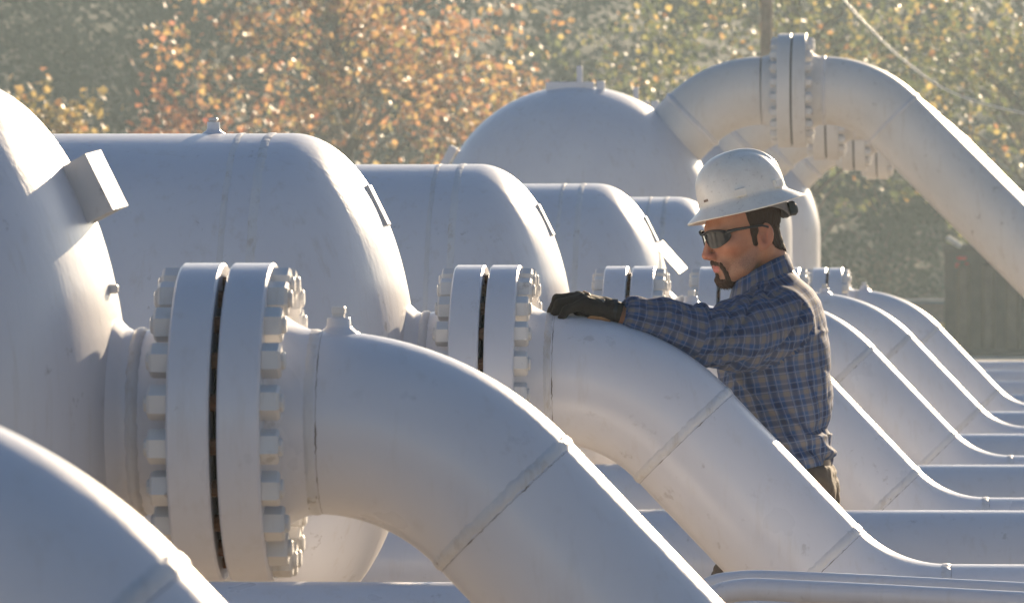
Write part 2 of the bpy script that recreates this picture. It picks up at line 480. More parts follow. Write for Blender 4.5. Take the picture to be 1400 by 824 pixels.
for k in range(9):
    o = hdr if k == 0 else copy_tree(hdr)
    o.location = (0, D1 * (1.361 + 0.415 * k), EYE - 0.926); tag(o, lab_h[k], 'pipe', 'straight pipes at ground level')

# two thin lines in front
def small_line(name, pts, r, label):
    Pp = [P(*q) for q in pts]; sm = []
    for i in range(len(Pp) - 1):
        a, b = Pp[i], Pp[i+1]; z0, z1 = Pp[max(i-1, 0)], Pp[min(i+2, len(Pp)-1)]
        for k in range(6):
            t = k / 6
            sm.append(0.5 * ((2*a) + (b - z0)*t + (2*z0 - 5*a + 4*b - z1)*t*t + (3*a - z0 - 3*b + z1)*t**3))
    sm.append(Pp[-1])
    base = sm[0].copy(); base.z = 0
    root = empty(name, base)
    mesh_obj('thin_pipe', *tube([p - base for p in sm], r, 32), PAINT, root, sharp=60)
    e = sm[-1] - base
    mesh_obj('pipe_support', *box((e.x - 0.3, e.y, (e.z - r) / 2), (0.06, 0.1, e.z - r + 0.01)), CONC, root, smooth=False)
    tag(root, label, 'pipe')
small_line('thin_line', [(905, 1240, 18.9), (915, 1000, 18.9), (935, 850, 18.9), (965, 806, 18.85), (1010, 794, 18.8), (1100, 795, 18.7), (1400, 810, 18.4), (1700, 825, 18.1)], 0.0245, 'thin white pipe at bottom right, upper of the two running side by side')
small_line('thin_line', [(905, 1270, 18.2), (918, 1010, 18.2), (940, 868, 18.2), (968, 822, 18.15), (1012, 806, 18.1), (1100, 808, 18.0), (1400, 824, 17.7), (1700, 840, 17.4)], 0.0255, 'thin white pipe at bottom right, lower of the two running side by side')

# ------------------------------------------------------------------ second row: upright vessels with overhead bends
Y2 = 50.2; S2 = FPX / Y2; P2R = 0.2125; E2 = 0.61
def make_tower():
    root = empty('upright_vessel'); Rv = 0.872; cz = 1.879
    prof = [(0.0, Rv), (0.6, Rv), (1.2, Rv), (cz, Rv)] + [(cz + Rv * math.sin(t), Rv * math.cos(t)) for t in [math.pi/2 * k / 26 for k in range(1, 27)]]
    prof[-1] = (cz + Rv, 0.0006)
    mesh_obj('domed_shell', *lathe(prof, 96, 'Z'), PAINT2, root, sharp=None)
    # lifting lug
    lg = join(box((-0.03, -0.16, cz + Rv - 0.03), (0.30, 0.02, 0.10), 0.004), box((0.03, -0.16, cz + Rv + 0.02), (0.035, 0.03, 0.2), 0.004), box((0.16, -0.14, cz + Rv - 0.01), (0.05, 0.05, 0.07), 0.004))
    mesh_obj('lifting_lug', *lg, PAINT, root, smooth=False)
    mesh_obj('side_lug', *xform(box((0, 0, 0), (0.05, 0.12, 0.14), 0.006), Matrix.Translation((-0.80, 0, cz + 0.43)) @ Matrix.Rotation(R(28), 4, 'Y')), PAINT, root, smooth=False)
    # overhead bend up to the flange
    X0 = -3.383; gx = (1085 - 1530) / S2 - X0; gz = EYE + (369 - 124) / S2
    fl = mesh_obj('flange', *xform(lathe(flange_profile(-1, 0.356, 0.085, 0.010, 0.25, 0.10, P2R), 80), Matrix.Translation((gx, 0, gz))), OLDP, root, sharp=40)
    ex = gx - 0.196
    p1, a = arc((ex, 0, gz), math.pi, -1, R(45), E2)
    tip = Vector((0.0, 0, cz)); d = (p1[-1] - tip).normalized()
    mesh_obj('elbow', *tube(p1, P2R, 64, False), OLDP, root, sharp=None)
    q = p1[-1] - Vector((math.cos(R(45)), 0, math.sin(R(45)))) * 0.5
    mesh_obj('nozzle', *tube([p1[-1].lerp(q, k / 3) for k in range(4)], P2R + 0.003, 64, False), OLDP, root, sharp=None)
    M = rotXZ(p1[-1], a)
    mesh_obj('weld_bead', *xform(bead(P2R + 0.004, 0.008, 0.014, 2.0), M), WELDP, root, sharp=None)
    return root, fl, gx, gz
tower, tfl, tgx, tgz = make_tower()
hold = empty('flange_hold'); 
bpy.data.objects.remove(hold)
def nuts_at(parent, c, x, side, seed):
    n0 = len(bpy.data.objects)
    add_nuts(parent, x, 0.3015, side, 0.058, 0.036, 0.018, seed=seed)
for ch_side in (-1,):
    nuts_at(tfl, None, tgx - (0.005 + 0.085), -1, 5)
for o in [x for x in bpy.data.objects if x.parent == tfl]: o.location.z += tgz
def make_overhead():
    root = empty('overhead_pipe')
    fl = mesh_obj('flange', *lathe(flange_profile(1, 0.356, 0.085, 0.010, 0.25, 0.10, P2R), 80), OLDP, root, sharp=40)
    nuts_at(fl, None, 0.090, 1, 6); add_studs(fl, 0, 0.15, 0.3015, 0.017)
    mesh_obj('gasket', *lathe([(-0.0045, 0.15), (-0.0045, 0.335), (0.0045, 0.335), (0.0045, 0.15)], 64), GASKET, root)
    p1, a = arc((0.196, 0, 0), 0, 1, R(45), E2)
    mesh_obj('elbow', *tube(p1, P2R, 64, False), OLDP, root, sharp=None)
    e = p1[-1] + Vector((math.cos(a), 0, -math.sin(a))) * 2.25
    mesh_obj('sloping_pipe', *tube([p1[-1].lerp(e, k / 8) for k in range(9)], P2R - 0.001, 64, False), OLDP, root, sharp=None)
    p2, a2 = arc(e, a, -1, R(45), E2)
    mesh_obj('elbow', *tube(p2, P2R, 64, False), OLDP, root, sharp=None)
    end = p2[-1] + Vector((4, 0, 0)); mesh_obj('straight_pipe', *tube([p2[-1], p2[-1].lerp(end, 0.5), end], P2R - 0.001, 64), OLDP, root, sharp=60)
    for i, (p, an) in enumerate(((p1[0], 0), (p1[-1], a), (p2[0], a))):
        mesh_obj('weld_bead', *xform(bead(P2R, 0.005, 0.010, i + 9.0), rotXZ(p, an)), WELDP, root, sharp=None)
    for sx in (0.3, 3.2):
        zb = p2[-1].z - P2R
        mesh_obj('pipe_support', *box((p2[-1].x + sx, 0, zb - (tgz + zb) / 2), (0.3, 0.4, tgz + zb - 0.002)), CONC, root, smooth=False)
    return root
over = make_overhead()
lab_t = ['tall white domed vessel with a lug on top, left of the hard hat', 'white domed vessel second in the back row, mostly hidden behind the nearest dome',
 'white domed vessel whose right edge shows just behind the neck of the worker', 'farthest white domed vessel, its right edge in front of the green trees']
lab_o = ['large weathered pipe arching overhead with tall bolted flange at upper right', 'white overhead pipe whose flange hangs right below the tall upper flange',
 'white overhead pipe, third flange from the tall upper one', 'farthest white overhead pipe, smallest of the flanges under the arch']
for k in range(4):
    t = tower if k == 0 else copy_tree(tower); t.location = (-3.383, Y2 + STEP * k, 0); tag(t, lab_t[k], 'vessel', 'upright domed vessels in the back row')
    o = over if k == 0 else copy_tree(over); o.location = (-3.383 + tgx, Y2 + STEP * k, tgz); tag(o, lab_o[k], 'pipe', 'overhead pipes of the back row')
# ------------------------------------------------------------------ trees and far things
def leaf_material(name, stops, trans=0.5, rough=0.48, spec=1.0):
    M = NT(name); g = M.n('ShaderNodeNewGeometry')
    col = M.ramp(g.outputs['Random Per Island'], stops)
    M.l(col, M.b.inputs['Base Color']); M.set(Roughness=rough); M.b.inputs['Specular IOR Level'].default_value = spec
    tr = M.n('ShaderNodeBsdfTranslucent'); hs = M.n('ShaderNodeHueSaturation', i_Saturation=0.95, i_Value=1.7)
    M.l(col, hs.inputs['Color']); M.l(hs.outputs[0], tr.inputs['Color'])
    mx = M.n('ShaderNodeMixShader'); mx.inputs[0].default_value = trans
    M.l(M.b.outputs[0], mx.inputs[1]); M.l(tr.outputs[0], mx.inputs[2]); M.l(mx.outputs[0], M.o.inputs['Surface'])
    return M.m
L_ORANGE = leaf_material('autumn_orange_leaves', [(0.0, (0.07, 0.05, 0.03)), (0.3, (0.20, 0.09, 0.045)), (0.55, (0.33, 0.17, 0.06)), (0.78, (0.36, 0.25, 0.08)), (0.92, (0.20, 0.19, 0.07)), (1.0, (0.34, 0.11, 0.07))])
L_RED = leaf_material('autumn_russet_leaves', [(0.0, (0.12, 0.05, 0.03)), (0.5, (0.28, 0.10, 0.04)), (0.8, (0.38, 0.20, 0.06)), (1.0, (0.30, 0.08, 0.05))])
L_YEL = leaf_material('autumn_yellow_leaves', [(0.0, (0.08, 0.08, 0.03)), (0.4, (0.22, 0.17, 0.05)), (0.8, (0.34, 0.24, 0.07)), (1.0, (0.28, 0.12, 0.05))])
L_YG = leaf_material('yellow_green_leaves', [(0.0, (0.04, 0.055, 0.025)), (0.55, (0.075, 0.09, 0.032)), (0.78, (0.17, 0.16, 0.045)), (0.93, (0.34, 0.25, 0.07)), (1.0, (0.28, 0.12, 0.05))])
L_DARK = leaf_material('dark_green_leaves', [(0.0, (0.022, 0.044, 0.032)), (1.0, (0.032, 0.056, 0.038))], 0.02, 1.0, 0.0)
BARK = simple('bark', (0.09, 0.07, 0.055), 0.9, 0, 0.4, 12, 0.6, 0.02)

def leaves(rng, centres, spread, per, size, flat=0.75):
    """leaf-shaped, slightly folded faces scattered in clumps; returns verts and faces"""
    n = len(centres) * per
    c = np.repeat(np.asarray(centres, float), per, 0)
    sp = np.repeat(np.asarray(spread, float), per) if np.ndim(spread) else spread
    off = rng.normal(0, 1, (n, 3)); off *= (0.35 + 0.65 * rng.random((n, 1))) ; off[:, 2] *= flat
    c = c + off * (sp[:, None] if np.ndim(sp) else sp)
    nn = rng.normal(0, 1, (n, 3)) * 0.62 + np.array([0.42, 0.0, 0.62]); nn /= np.linalg.norm(nn, axis=1)[:, None]   # leaves turn to the light
    a = rng.normal(0, 1, (n, 3)); a -= (a * nn).sum(1)[:, None] * nn; a /= np.linalg.norm(a, axis=1)[:, None]; b = np.cross(nn, a); s = size * rng.uniform(0.6, 1.25, (n, 1))
    V = np.stack([c - a * s * 0.5, c + b * s * 0.42 + nn * s * 0.10 + a * s * 0.06, c + a * s * 0.55, c - b * s * 0.42 + nn * s * 0.10 + a * s * 0.06], 1).reshape(-1, 3)
    idx = np.arange(n)[:, None] * 4
    F = np.concatenate([idx + [0, 1, 2], idx + [0, 2, 3]], 1).reshape(-1, 3)
    return V, F
def np_mesh(name, V, F, mat, parent=None, smooth=False):
    me = bpy.data.meshes.new(name); nf = len(F); k = F.shape[1]
    me.vertices.add(len(V)); me.vertices.foreach_set('co', np.ascontiguousarray(V, dtype=np.float32).ravel())
    me.loops.add(nf * k); me.loops.foreach_set('vertex_index', np.ascontiguousarray(F, dtype=np.int32).ravel())
    me.polygons.add(nf); me.polygons.foreach_set('loop_start', np.arange(0, nf * k, k, dtype=np.int32))
    me.polygons.foreach_set('use_smooth', np.full(nf, smooth)); me.update(calc_edges=True); me.validate()
    me.materials.append(mat); o = bpy.data.objects.new(name, me); COL.objects.link(o); o.parent = parent
    return o
def make_tree(name, u, v, Y, rad, label, mat, seed, clumps, per, size, spread, trunk_r=0.16, group=None, hole=0.35):
    rng = np.random.default_rng(seed); S = FPX / Y
    base = Vector(((u - 1530) / S, Y, 0)); cz = EYE + (369 - v) / S
    root = empty(name, base); rx, ry, rz = rad
    cs = []
    while len(cs) < clumps:
        p = rng.normal(0, 1, 3); p /= np.linalg.norm(p); r = rng.random() ** 0.45
        q = p * r * np.array([rx, ry, rz]) + np.array([0, 0, cz])
        nz = noise.noise(Vector(q * 0.55) + Vector((seed * 7.0, 0, 0)))
        if nz < -0.05 - hole * 0 and rng.random() < hole * 2: continue
        lobe = 1.0 + 0.28 * noise.noise(Vector(p * 2.2) + Vector((0, seed, 0)))
        q = (q - [0, 0, cz]) * lobe + [0, 0, cz]
        if q[2] < 0.5: continue
        cs.append(q)
    V, F = leaves(rng, cs, spread, per, size)
    np_mesh('crown', V, F, mat, root)
    top = Vector((0.2 * rx * rng.uniform(-1, 1), 0, cz + rz * 0.5))
    pts = [Vector((0, 0, 0)).lerp(top, k / 8) + Vector((0.12 * math.sin(k * 1.3 + seed), 0.1 * math.cos(k * 1.7), 0)) * (1 if k else 0) for k in range(9)]
    mesh_obj('trunk', *tube(pts, [trunk_r * (1.25 - 1.05 * k / 8) for k in range(9)], 10), BARK, root, sharp=None)
    parts = []
    for k in range(min(60, clumps // 3)):
        c = Vector(cs[k * (len(cs) // min(60, clumps // 3))]); t = max(0.12, min(0.95, (c.z - 0.25 * (c.xy.length)) / max(top.z, 0.1) - 0.12))
        s = pts[0].lerp(top, t); i = int(t * 8); s = pts[i].lerp(pts[min(i + 1, 8)], t * 8 - i)
        mid = s.lerp(c, 0.5) + Vector((0, 0, 0.12 * (c - s).length))
        r0 = trunk_r * 0.38 * (1 - 0.6 * t)
        parts.append(tube([s, s.lerp(mid, 0.5), mid, mid.lerp(c, 0.5), c], [r0, r0 * 0.8, r0 * 0.6, r0 * 0.35, r0 * 0.15], 5, False))
    tag(mesh_obj('limbs', *join(*parts), BARK, root, sharp=None), kind='stuff')
    tag(root, label, 'tree', group)
    return root
G = 'autumn trees beyond the yard'
make_tree('maple_tree', 470, 40, 182, (4.7, 4.0, 4.4), 'large orange autumn tree behind the vessels at upper left', L_ORANGE, 3, 290, 22, 0.19, 0.40, 0.17, G)
make_tree('maple_tree', 250, 215, 178, (1.9, 1.8, 1.5), 'small russet tree low beside the big orange tree', L_RED, 5, 60, 26, 0.18, 0.36, 0.07, G)
make_tree('maple_tree', 62, 178, 176, (1.35, 1.2, 1.4), 'small yellow leaved tree at the far left edge', L_YEL, 8, 40, 18, 0.21, 0.30, 0.06, G)
make_tree('maple_tree', 700, 190, 184, (2.0, 1.8, 1.7), 'low orange tree just left of the tall domed vessel', L_ORANGE, 12, 66, 24, 0.19, 0.38, 0.08, G)
make_tree('maple_tree', 1120, 55, 186, (5.0, 4.0, 3.6), 'yellow green tree behind the tall upper flange', L_YG, 21, 210, 20, 0.19, 0.42, 0.17, G)
make_tree('maple_tree', 1400, 100, 180, (3.8, 3.5, 4.0), 'yellow green tree in the upper right corner', L_YG, 27, 180, 20, 0.19, 0.42, 0.16, G)
make_tree('broadleaf_tree', 1215, 330, 196, (3.2, 2.6, 2.8), 'dark green tree low between the domes and the container', L_DARK, 31, 170, 30, 0.19, 0.42, 0.12, G)
make_tree('broadleaf_tree', 860, 130, 198, (2.6, 2.4, 2.6), 'green tree showing between the orange tree and the tall flange', L_YG, 36, 66, 24, 0.19, 0.40, 0.10, G)
# far wood that reads as one mass
rng = np.random.default_rng(77); cs = []
for k in range(1500):
    x = rng.uniform(-70, 30); y = rng.uniform(222, 268)
    top = 11 + 4 * noise.noise(Vector((x * 0.13, y * 0.1, 3))) + (y - 222) * 0.12
    cs.append((x, y, rng.uniform(0.2, 1) ** 0.8 * top))
V, F = leaves(rng, cs, 1.1, 110, 0.28, 0.8)
tag(np_mesh('far_wood', V, F, L_DARK), 'dark green wooded slope fading into haze behind everything', 'woods', kind='stuff')

# brown ribbed container
CB = simple('brown_container_paint', (0.055, 0.038, 0.028), 0.6, 0, 0.35, 3, 0.2)
CB3 = simple('brown_container_rib_lit', (0.13, 0.085, 0.055), 0.6, 0, 0.25, 3, 0.2)  # lighter than the body: light catching the ribs is put into the colour
CB2 = simple('brown_container_rail', (0.055, 0.045, 0.04), 0.6, 0, 0.3, 5)
REDL = simple('red_reflector', (0.80, 0.02, 0.02), 0.3)
TARP = simple('pale_tarp', (0.6, 0.57, 0.5), 0.7)
Yc = 150; Sc = FPX / Yc
ct = empty('container', (P(1291, 369, Yc).x, Yc, 0)); tag(ct, 'brown ribbed steel container with red lights at the right edge', 'container')
Wc = 6.2; Hc = 1.98
mesh_obj('body', *box((Wc/2, 1.2, Hc/2 + 0.05), (Wc, 2.4, Hc - 0.1), 0.02), CB, ct, smooth=False)
mesh_obj('top_rail', *box((Wc/2, 1.2, Hc + 0.04), (Wc + 0.08, 2.5, 0.12), 0.02), CB2, ct, smooth=False)
mesh_obj('bottom_rail', *box((Wc/2, 1.2, 0.065), (Wc + 0.06, 2.48, 0.13), 0.02), CB2, ct, smooth=False)
rb = None
for k in range(13):
    x = 0.36 + 0.455 * k
    V = [(-0.13, 0, 0.14), (-0.06, -0.13, 0.14), (0.06, -0.13, 0.14), (0.13, 0, 0.14), (-0.13, 0, 1.72), (-0.06, -0.13, 1.66), (0.06, -0.13, 1.66), (0.13, 0, 1.72)]
    if rb is None: rb = mesh_obj('rib', V, [(0,1,5,4), (1,2,6,5), (2,3,7,6), (4,5,6,7), (3,2,1,0)], CB3, ct, smooth=False); o = rb
    else: o = inst(rb, ct, name='rib')
    o.location = (x, -0.001, 0)
for (lu, lv, lw, lh) in ((1315, 353, 12, 4), (1309.5, 362.5, 5, 6), (1321.5, 362.5, 5, 6)):
    p = P(lu, lv, Yc)
    mesh_obj('red_light', *box((p.x - ct.location.x, -0.012, p.z), (lw / Sc, 0.03, lh / Sc), 0.008), REDL, ct, smooth=False)
mesh_obj('tarp_roll', *xform(tube([(0, 0, 0), (0.26, 0, -0.16)], 0.055, 12), Matrix.Translation((0.05, -0.02, Hc + 0.22))), TARP, ct, sharp=50)
# low banded barrier left of it
bw = empty('barrier_wall', (P(1170, 369, 160).x, 160, 0)); tag(bw, 'low banded barrier with pale top, left of the brown container', 'barrier')
L = 2.6
WB = simple('barrier_pale', (0.62, 0.56, 0.48), 0.7); WG = simple('barrier_slate', (0.16, 0.20, 0.23), 0.7); WBr = simple('barrier_brown', (0.20, 0.15, 0.125), 0.8); WY = simple('barrier_yellow', (0.50, 0.34, 0.12), 0.8)
for nm, z0, z1, mt, dd in (('base', 0.0, 0.55, WY, 0.34), ('panel', 0.552, 0.93, WBr, 0.30), ('band', 0.932, 0.985, WG, 0.34), ('cap', 0.987, 1.03, WB, 0.40)):
    mesh_obj(nm, *box((L/2, 0, (z0 + z1)/2), (L, dd, z1 - z0), 0.004), mt, bw, smooth=False)
# utility poles and cable
WOOD = simple('weathered_pole_wood', (0.22, 0.16, 0.12), 0.85, 0, 0.3, 6)
pp = P(1048, 369, 140)
def pole(x, y, h, label):
    r = empty('utility_pole', (x, y, 0)); tag(r, label, 'pole')
    mesh_obj('pole', *tube([(0, 0, 0), (0, 0, h * 0.5), (0, 0, h)], [0.13, 0.115, 0.10], 14), WOOD, r, sharp=60)
    mesh_obj('cross_arm', *box((0, -0.13, h - 0.5), (1.8, 0.1, 0.12), 0.01), WOOD, r, smooth=False)
    for sx in (-0.75, -0.3, 0.3, 0.75):
        mesh_obj('insulator', *xform(lathe([(0, 0.03), (0.05, 0.05), (0.08, 0.03), (0.12, 0.045), (0.15, 0.001)], 10, 'Z'), Matrix.Translation((sx, -0.13, h - 0.44))), STEELG, r)
    return r
pole(pp.x, 140, 9.2, 'wooden utility pole rising behind the tall upper flange')
CABLE = simple('steel_cable', (0.7, 0.67, 0.6), 0.4, 0.0)
cpts = [(1052, -130, 139.8), (1120, -40, 138), (1195, 45, 136), (1255, 98, 134.5), (1310, 130, 133), (1400, 155, 131), (1520, 172, 128), (1700, 180, 124)]
cp = [P(*q) for q in cpts]; sm = []
for i in range(len(cp) - 1):
    a, b = cp[i], cp[i+1]; z0, z1 = cp[max(i-1, 0)], cp[min(i+2, len(cp)-1)]
    for k in range(24):
        t = k / 24; sm.append(0.5 * ((2*a) + (b - z0)*t + (2*z0 - 5*a + 4*b - z1)*t*t + (3*a - z0 - 3*b + z1)*t**3))
cab = mesh_obj('cable', *tube(sm, [0.012 + 0.005 * (i % 2) for i in range(len(sm))], 8), CABLE, sharp=None)
tag(cab, 'pale sagging cable strung across the trees at upper right', 'cable')
pole(cp[-1].x, 124, cp[-1].z + 0.3, 'utility pole holding the low end of the sagging cable')

# ------------------------------------------------------------------ hazy air
HM = NT('morning_haze'); HM.t.nodes.remove(HM.b)
pv = HM.n('ShaderNodeVolumePrincipled'); pv.inputs['Color'].default_value = (0.68, 0.86, 1.0, 1); pv.inputs['Density'].default_value = 0.00031
pv.inputs['Anisotropy'].default_value = 0.55; HM.l(pv.outputs[0], HM.o.inputs['Volume'])
hz = mesh_obj('haze', *box(((gx0 + gx1) / 2, (gy0 + gy1) / 2, 15), (gx1 - gx0 + 4, gy1 - gy0 + 4, 36)), HM.m, smooth=False)
tag(hz, 'pale sunlit morning haze filling the air', 'haze', kind='stuff')

# ------------------------------------------------------------------ the worker
YM = 20.42; KM = FPX / YM
XM = P(1050, 369, YM).x
MO = Vector((XM, YM, 0))
def mp(u, v, dy=0.0):
    p = P(u, v, YM + dy); return np.array([p.x - XM, dy, p.z])

# signed-distance helpers on numpy grids -------------------------------------------------
def length(a): return np.sqrt((a * a).sum(-1))
def capsule(p, a, b, ra, rb=None):
    rb = ra if rb is None else rb; a = np.asarray(a, float); b = np.asarray(b, float)
    ab = b - a; t = np.clip(((p - a) @ ab) / (ab @ ab), 0, 1)
    return length(p - a - t[..., None] * ab) - (ra + (rb - ra) * t)
def ellipsoid(p, c, r):
    q = (p - np.asarray(c, float)); r = np.asarray(r, float)
    k0 = length(q / r); k1 = length(q / (r * r)); return k0 * (k0 - 1) / np.maximum(k1, 1e-6)
def smin(a, b, k):
    h = np.clip(0.5 + 0.5 * (b - a) / k, 0, 1); return b + (a - b) * h - k * h * (1 - h)
def smax(a, b, k): return -smin(-a, -b, k)
def grid(lo, hi, h):
    ax = [np.arange(l, u + h, h) for l, u in zip(lo, hi)]
    return np.stack(np.meshgrid(*ax, indexing='ij'), -1)
def nets(F, lo, h):
    """surface nets: smooth closed surface where F = 0"""
    s = F < 0; n = np.array(F.shape) - 1
    acc = np.zeros((*n, 3)); cnt = np.zeros(n)
    def cut(o): return tuple(slice(o[i], o[i] + n[i]) for i in range(3))
    cor = [(i, j, k) for i in (0, 1) for j in (0, 1) for k in (0, 1)]
    for a in cor:
        for ax in range(3):
            if a[ax]: continue
            b = list(a); b[ax] = 1
            fa, fb = F[cut(a)], F[cut(b)]; m = (fa < 0) != (fb < 0)
            t = np.where(m, fa / np.where(m, fa - fb, 1), 0)
            for i in range(3): acc[..., i] += np.where(m, a[i] + (t if i == ax else 0), 0)
            cnt += m
    act = cnt > 0; vid = np.full(n, -1); vid[act] = np.arange(act.sum())
    idx = np.argwhere(act); V = (acc[act] / cnt[act][:, None] + idx) * h + np.asarray(lo)
    Q = []
    for ax in range(3):
        o1, o2 = [(1, 2), (2, 0), (0, 1)][ax]
        d = np.diff(s.astype(np.int8), axis=ax)
        e = np.argwhere(d != 0); sg = d[d != 0]
        ok = (e[:, o1] > 0) & (e[:, o2] > 0) & (e[:, o1] < n[o1]) & (e[:, o2] < n[o2]); e = e[ok]; sg = sg[ok]
        def g(d1, d2):
            c = e.copy(); c[:, o1] -= d1; c[:, o2] -= d2; return vid[c[:, 0], c[:, 1], c[:, 2]]
        q = np.stack([g(1, 1), g(0, 1), g(0, 0), g(1, 0)], 1)
        q[sg < 0] = q[sg < 0][:, ::-1]; Q.append(q)
    Q = np.concatenate(Q); Q = Q[(Q >= 0).all(1)]
    return V, Q
def relax(V, Q, it=1, lam=0.5):
    E = np.concatenate([Q[:, [0, 1]], Q[:, [1, 2]], Q[:, [2, 3]], Q[:, [3, 0]]]); E = np.concatenate([E, E[:, ::-1]])
    for _ in range(it):
        S = np.zeros_like(V); C = np.zeros(len(V)); np.add.at(S, E[:, 0], V[E[:, 1]]); np.add.at(C, E[:, 0], 1)
        V = V + lam * (S / np.maximum(C, 1)[:, None] - V)
    return V
def vnormals(V, Q):
    fn = np.cross(V[Q[:, 2]] - V[Q[:, 0]], V[Q[:, 3]] - V[Q[:, 1]]); N = np.zeros_like(V)
    for k in range(4): np.add.at(N, Q[:, k], fn)
    return N / np.maximum(np.linalg.norm(N, axis=1), 1e-12)[:, None]
def qmesh(name, V, Q, mat, parent, uv=None):
    o = np_mesh(name, V, Q, mat, parent, True)
    if uv is not None:
        l = o.data.uv_layers.new(name='UVMap'); l.data.foreach_set('uv', np.ascontiguousarray(uv, dtype=np.float32).ravel())
    return o

# materials ---------------------------------------------------------------------------------
SK = NT('skin'); v = SK.coords(rnd=False); sn = SK.noise(v, 30, 5); sn2 = SK.noise(v, 260, 3)
sk = SK.mix(SK.ramp(sn, [(0.3, 0.0), (0.7, 1.0)]), (0.35, 0.148, 0.08), (0.47, 0.22, 0.125))
sk = SK.mix(SK.math('MULTIPLY', SK.ramp(SK.noise(v, 140, 4, 0.7), [(0.55, 0.0), (0.75, 1.0)]), 0.35), sk, (0.24, 0.085, 0.045))
fa = SK.n('ShaderNodeAttribute', attribute_name='flush'); sk = SK.mix(SK.math('MULTIPLY', fa.outputs['Fac'], 0.55, clamp=True), sk, (0.42, 0.105, 0.06))
sa_ = SK.n('ShaderNodeAttribute', attribute_name='stubble'); sk = SK.mix(SK.math('MULTIPLY', sa_.outputs['Fac'], SK.ramp(SK.noise(v, 520, 2), [(0.35, 0.15), (0.65, 0.75)])), sk, (0.14, 0.075, 0.05))
SK.l(sk, SK.b.inputs['Base Color'])
SK.set(Roughness=0.45); SK.b.inputs['Subsurface Weight'].default_value = 0.15; SK.b.inputs['Subsurface Radius'].default_value = (0.012, 0.004, 0.002); SK.b.inputs['Subsurface Scale'].default_value = 0.5
SK.bump(sn2, 0.12, 0.002); SKIN = SK.m
LIP = simple('lips', (0.42, 0.13, 0.11), 0.4, 0, 0.12, 80)
def hair_mat(name, c):
    M = NT(name); v = M.coords((1, 1, 0.25), rnd=False); nz = M.noise(v, 420, 3); nb = M.noise(v, 40, 3)
    M.l(M.mix(nz, tuple(k * 0.4 for k in c), tuple(k * 1.7 for k in c)), M.b.inputs['Base Color']); M.set(Roughness=0.65); M.b.inputs['Specular IOR Level'].default_value = 0.2
    M.bump(nz, 0.9, 0.004); return M.m
HAIR = hair_mat('dark_brown_hair', (0.036, 0.018, 0.010)); BEARD = hair_mat('dark_brown_beard', (0.055, 0.028, 0.017))
HATM = NT('white_hat_shell'); v = HATM.coords(rnd=False); a_ = HATM.noise(v, 18, 6, 0.65); b_ = HATM.noise(v, 90, 4)
c_ = HATM.mix(HATM.ramp(a_, [(0.42, 0.0), (0.75, 0.5)]), (0.82, 0.78, 0.71), (0.62, 0.55, 0.47))
c_ = HATM.mix(HATM.math('MULTIPLY', HATM.ramp(b_, [(0.62, 0.0), (0.70, 1.0)]), 0.35), c_, (0.35, 0.30, 0.25))
HATM.l(c_, HATM.b.inputs['Base Color']); HATM.set(Roughness=0.30); HAT = HATM.m
BLACKP = simple('black_plastic', (0.012, 0.012, 0.013), 0.35, 0, 0.2, 30, 0)
GREYSTRAP = simple('grey_strap', (0.16, 0.15, 0.15), 0.6)
LENS = NT('mirror_dark_lens').set(Base_Color=(0.02, 0.02, 0.022), Roughness=0.04, Metallic=0.0, IOR=1.38).m
INK = simple('brown_ink', (0.20, 0.12, 0.08), 0.6)
GLV = NT('dark_glove'); v = GLV.coords(rnd=False); gn = GLV.noise(v, 35, 5, 0.6); gf = GLV.noise(v, 500, 2)
GLV.l(GLV.mix(gn, (0.006, 0.004, 0.0035), (0.020, 0.012, 0.009)), GLV.b.inputs['Base Color']); GLV.set(Roughness=0.7); GLV.b.inputs['Specular IOR Level'].default_value = 0.25
h_ = GLV.bump(gn, 0.5, 0.006); GLV.bump(gf, 0.3, 0.001, h_); GLOVE = GLV.m
TAN = simple('tan_leather', (0.30, 0.15, 0.055), 0.6, 0, 0.3, 60)
PANT = NT('khaki_brown_cloth'); v = PANT.coords(rnd=False); pn = PANT.noise(v, 14, 6, 0.6)
PANT.l(PANT.mix(pn, (0.04, 0.03, 0.024), (0.11, 0.085, 0.065)), PANT.b.inputs['Base Color']); PANT.set(Roughness=0.85); PANT.bump(PANT.noise(v, 400, 2), 0.3, 0.002); TROUSER = PANT.m
BOOTM = simple('brown_boot_leather', (0.09, 0.05, 0.03), 0.55)
BELTM = simple('brown_belt', (0.08, 0.04, 0.02), 0.5)
# woven plaid: blue ground, tan and navy bands, thin pale lines
PL = NT('blue_plaid_cloth'); uvn = PL.n('ShaderNodeUVMap'); sx = PL.n('ShaderNodeSeparateXYZ'); PL.l(uvn.outputs[0], sx.inputs[0])
def band(coord, per, c, wd, soft=0.06):
    f = PL.math('FRACT', PL.math('DIVIDE', coord, per)); d = PL.math('ABSOLUTE', PL.math('SUBTRACT', f, c))
    mr = PL.n('ShaderNodeMapRange'); mr.interpolation_type = 'SMOOTHSTEP'
    PL.l(d, mr.inputs[0]); mr.inputs[1].default_value = wd + soft; mr.inputs[2].default_value = max(wd - soft, 0); return mr.outputs[0]
U, Vv = sx.outputs[0], sx.outputs[1]; per = 0.043
base = (0.026, 0.072, 0.20)
tanb = PL.math('MULTIPLY_ADD', band(U, per, 0.30, 0.16), 0.62, PL.math('MULTIPLY', band(Vv, per, 0.30, 0.14), 0.46))
col = PL.mix(PL.math('MULTIPLY', tanb, 0.85, clamp=True), base, (0.165, 0.150, 0.142))
navy = PL.math('MULTIPLY_ADD', band(U, per, 0.72, 0.12), 0.62, PL.math('MULTIPLY', band(Vv, per, 0.72, 0.12), 0.45), clamp=True)
col = PL.mix(navy, col, (0.016, 0.028, 0.075))
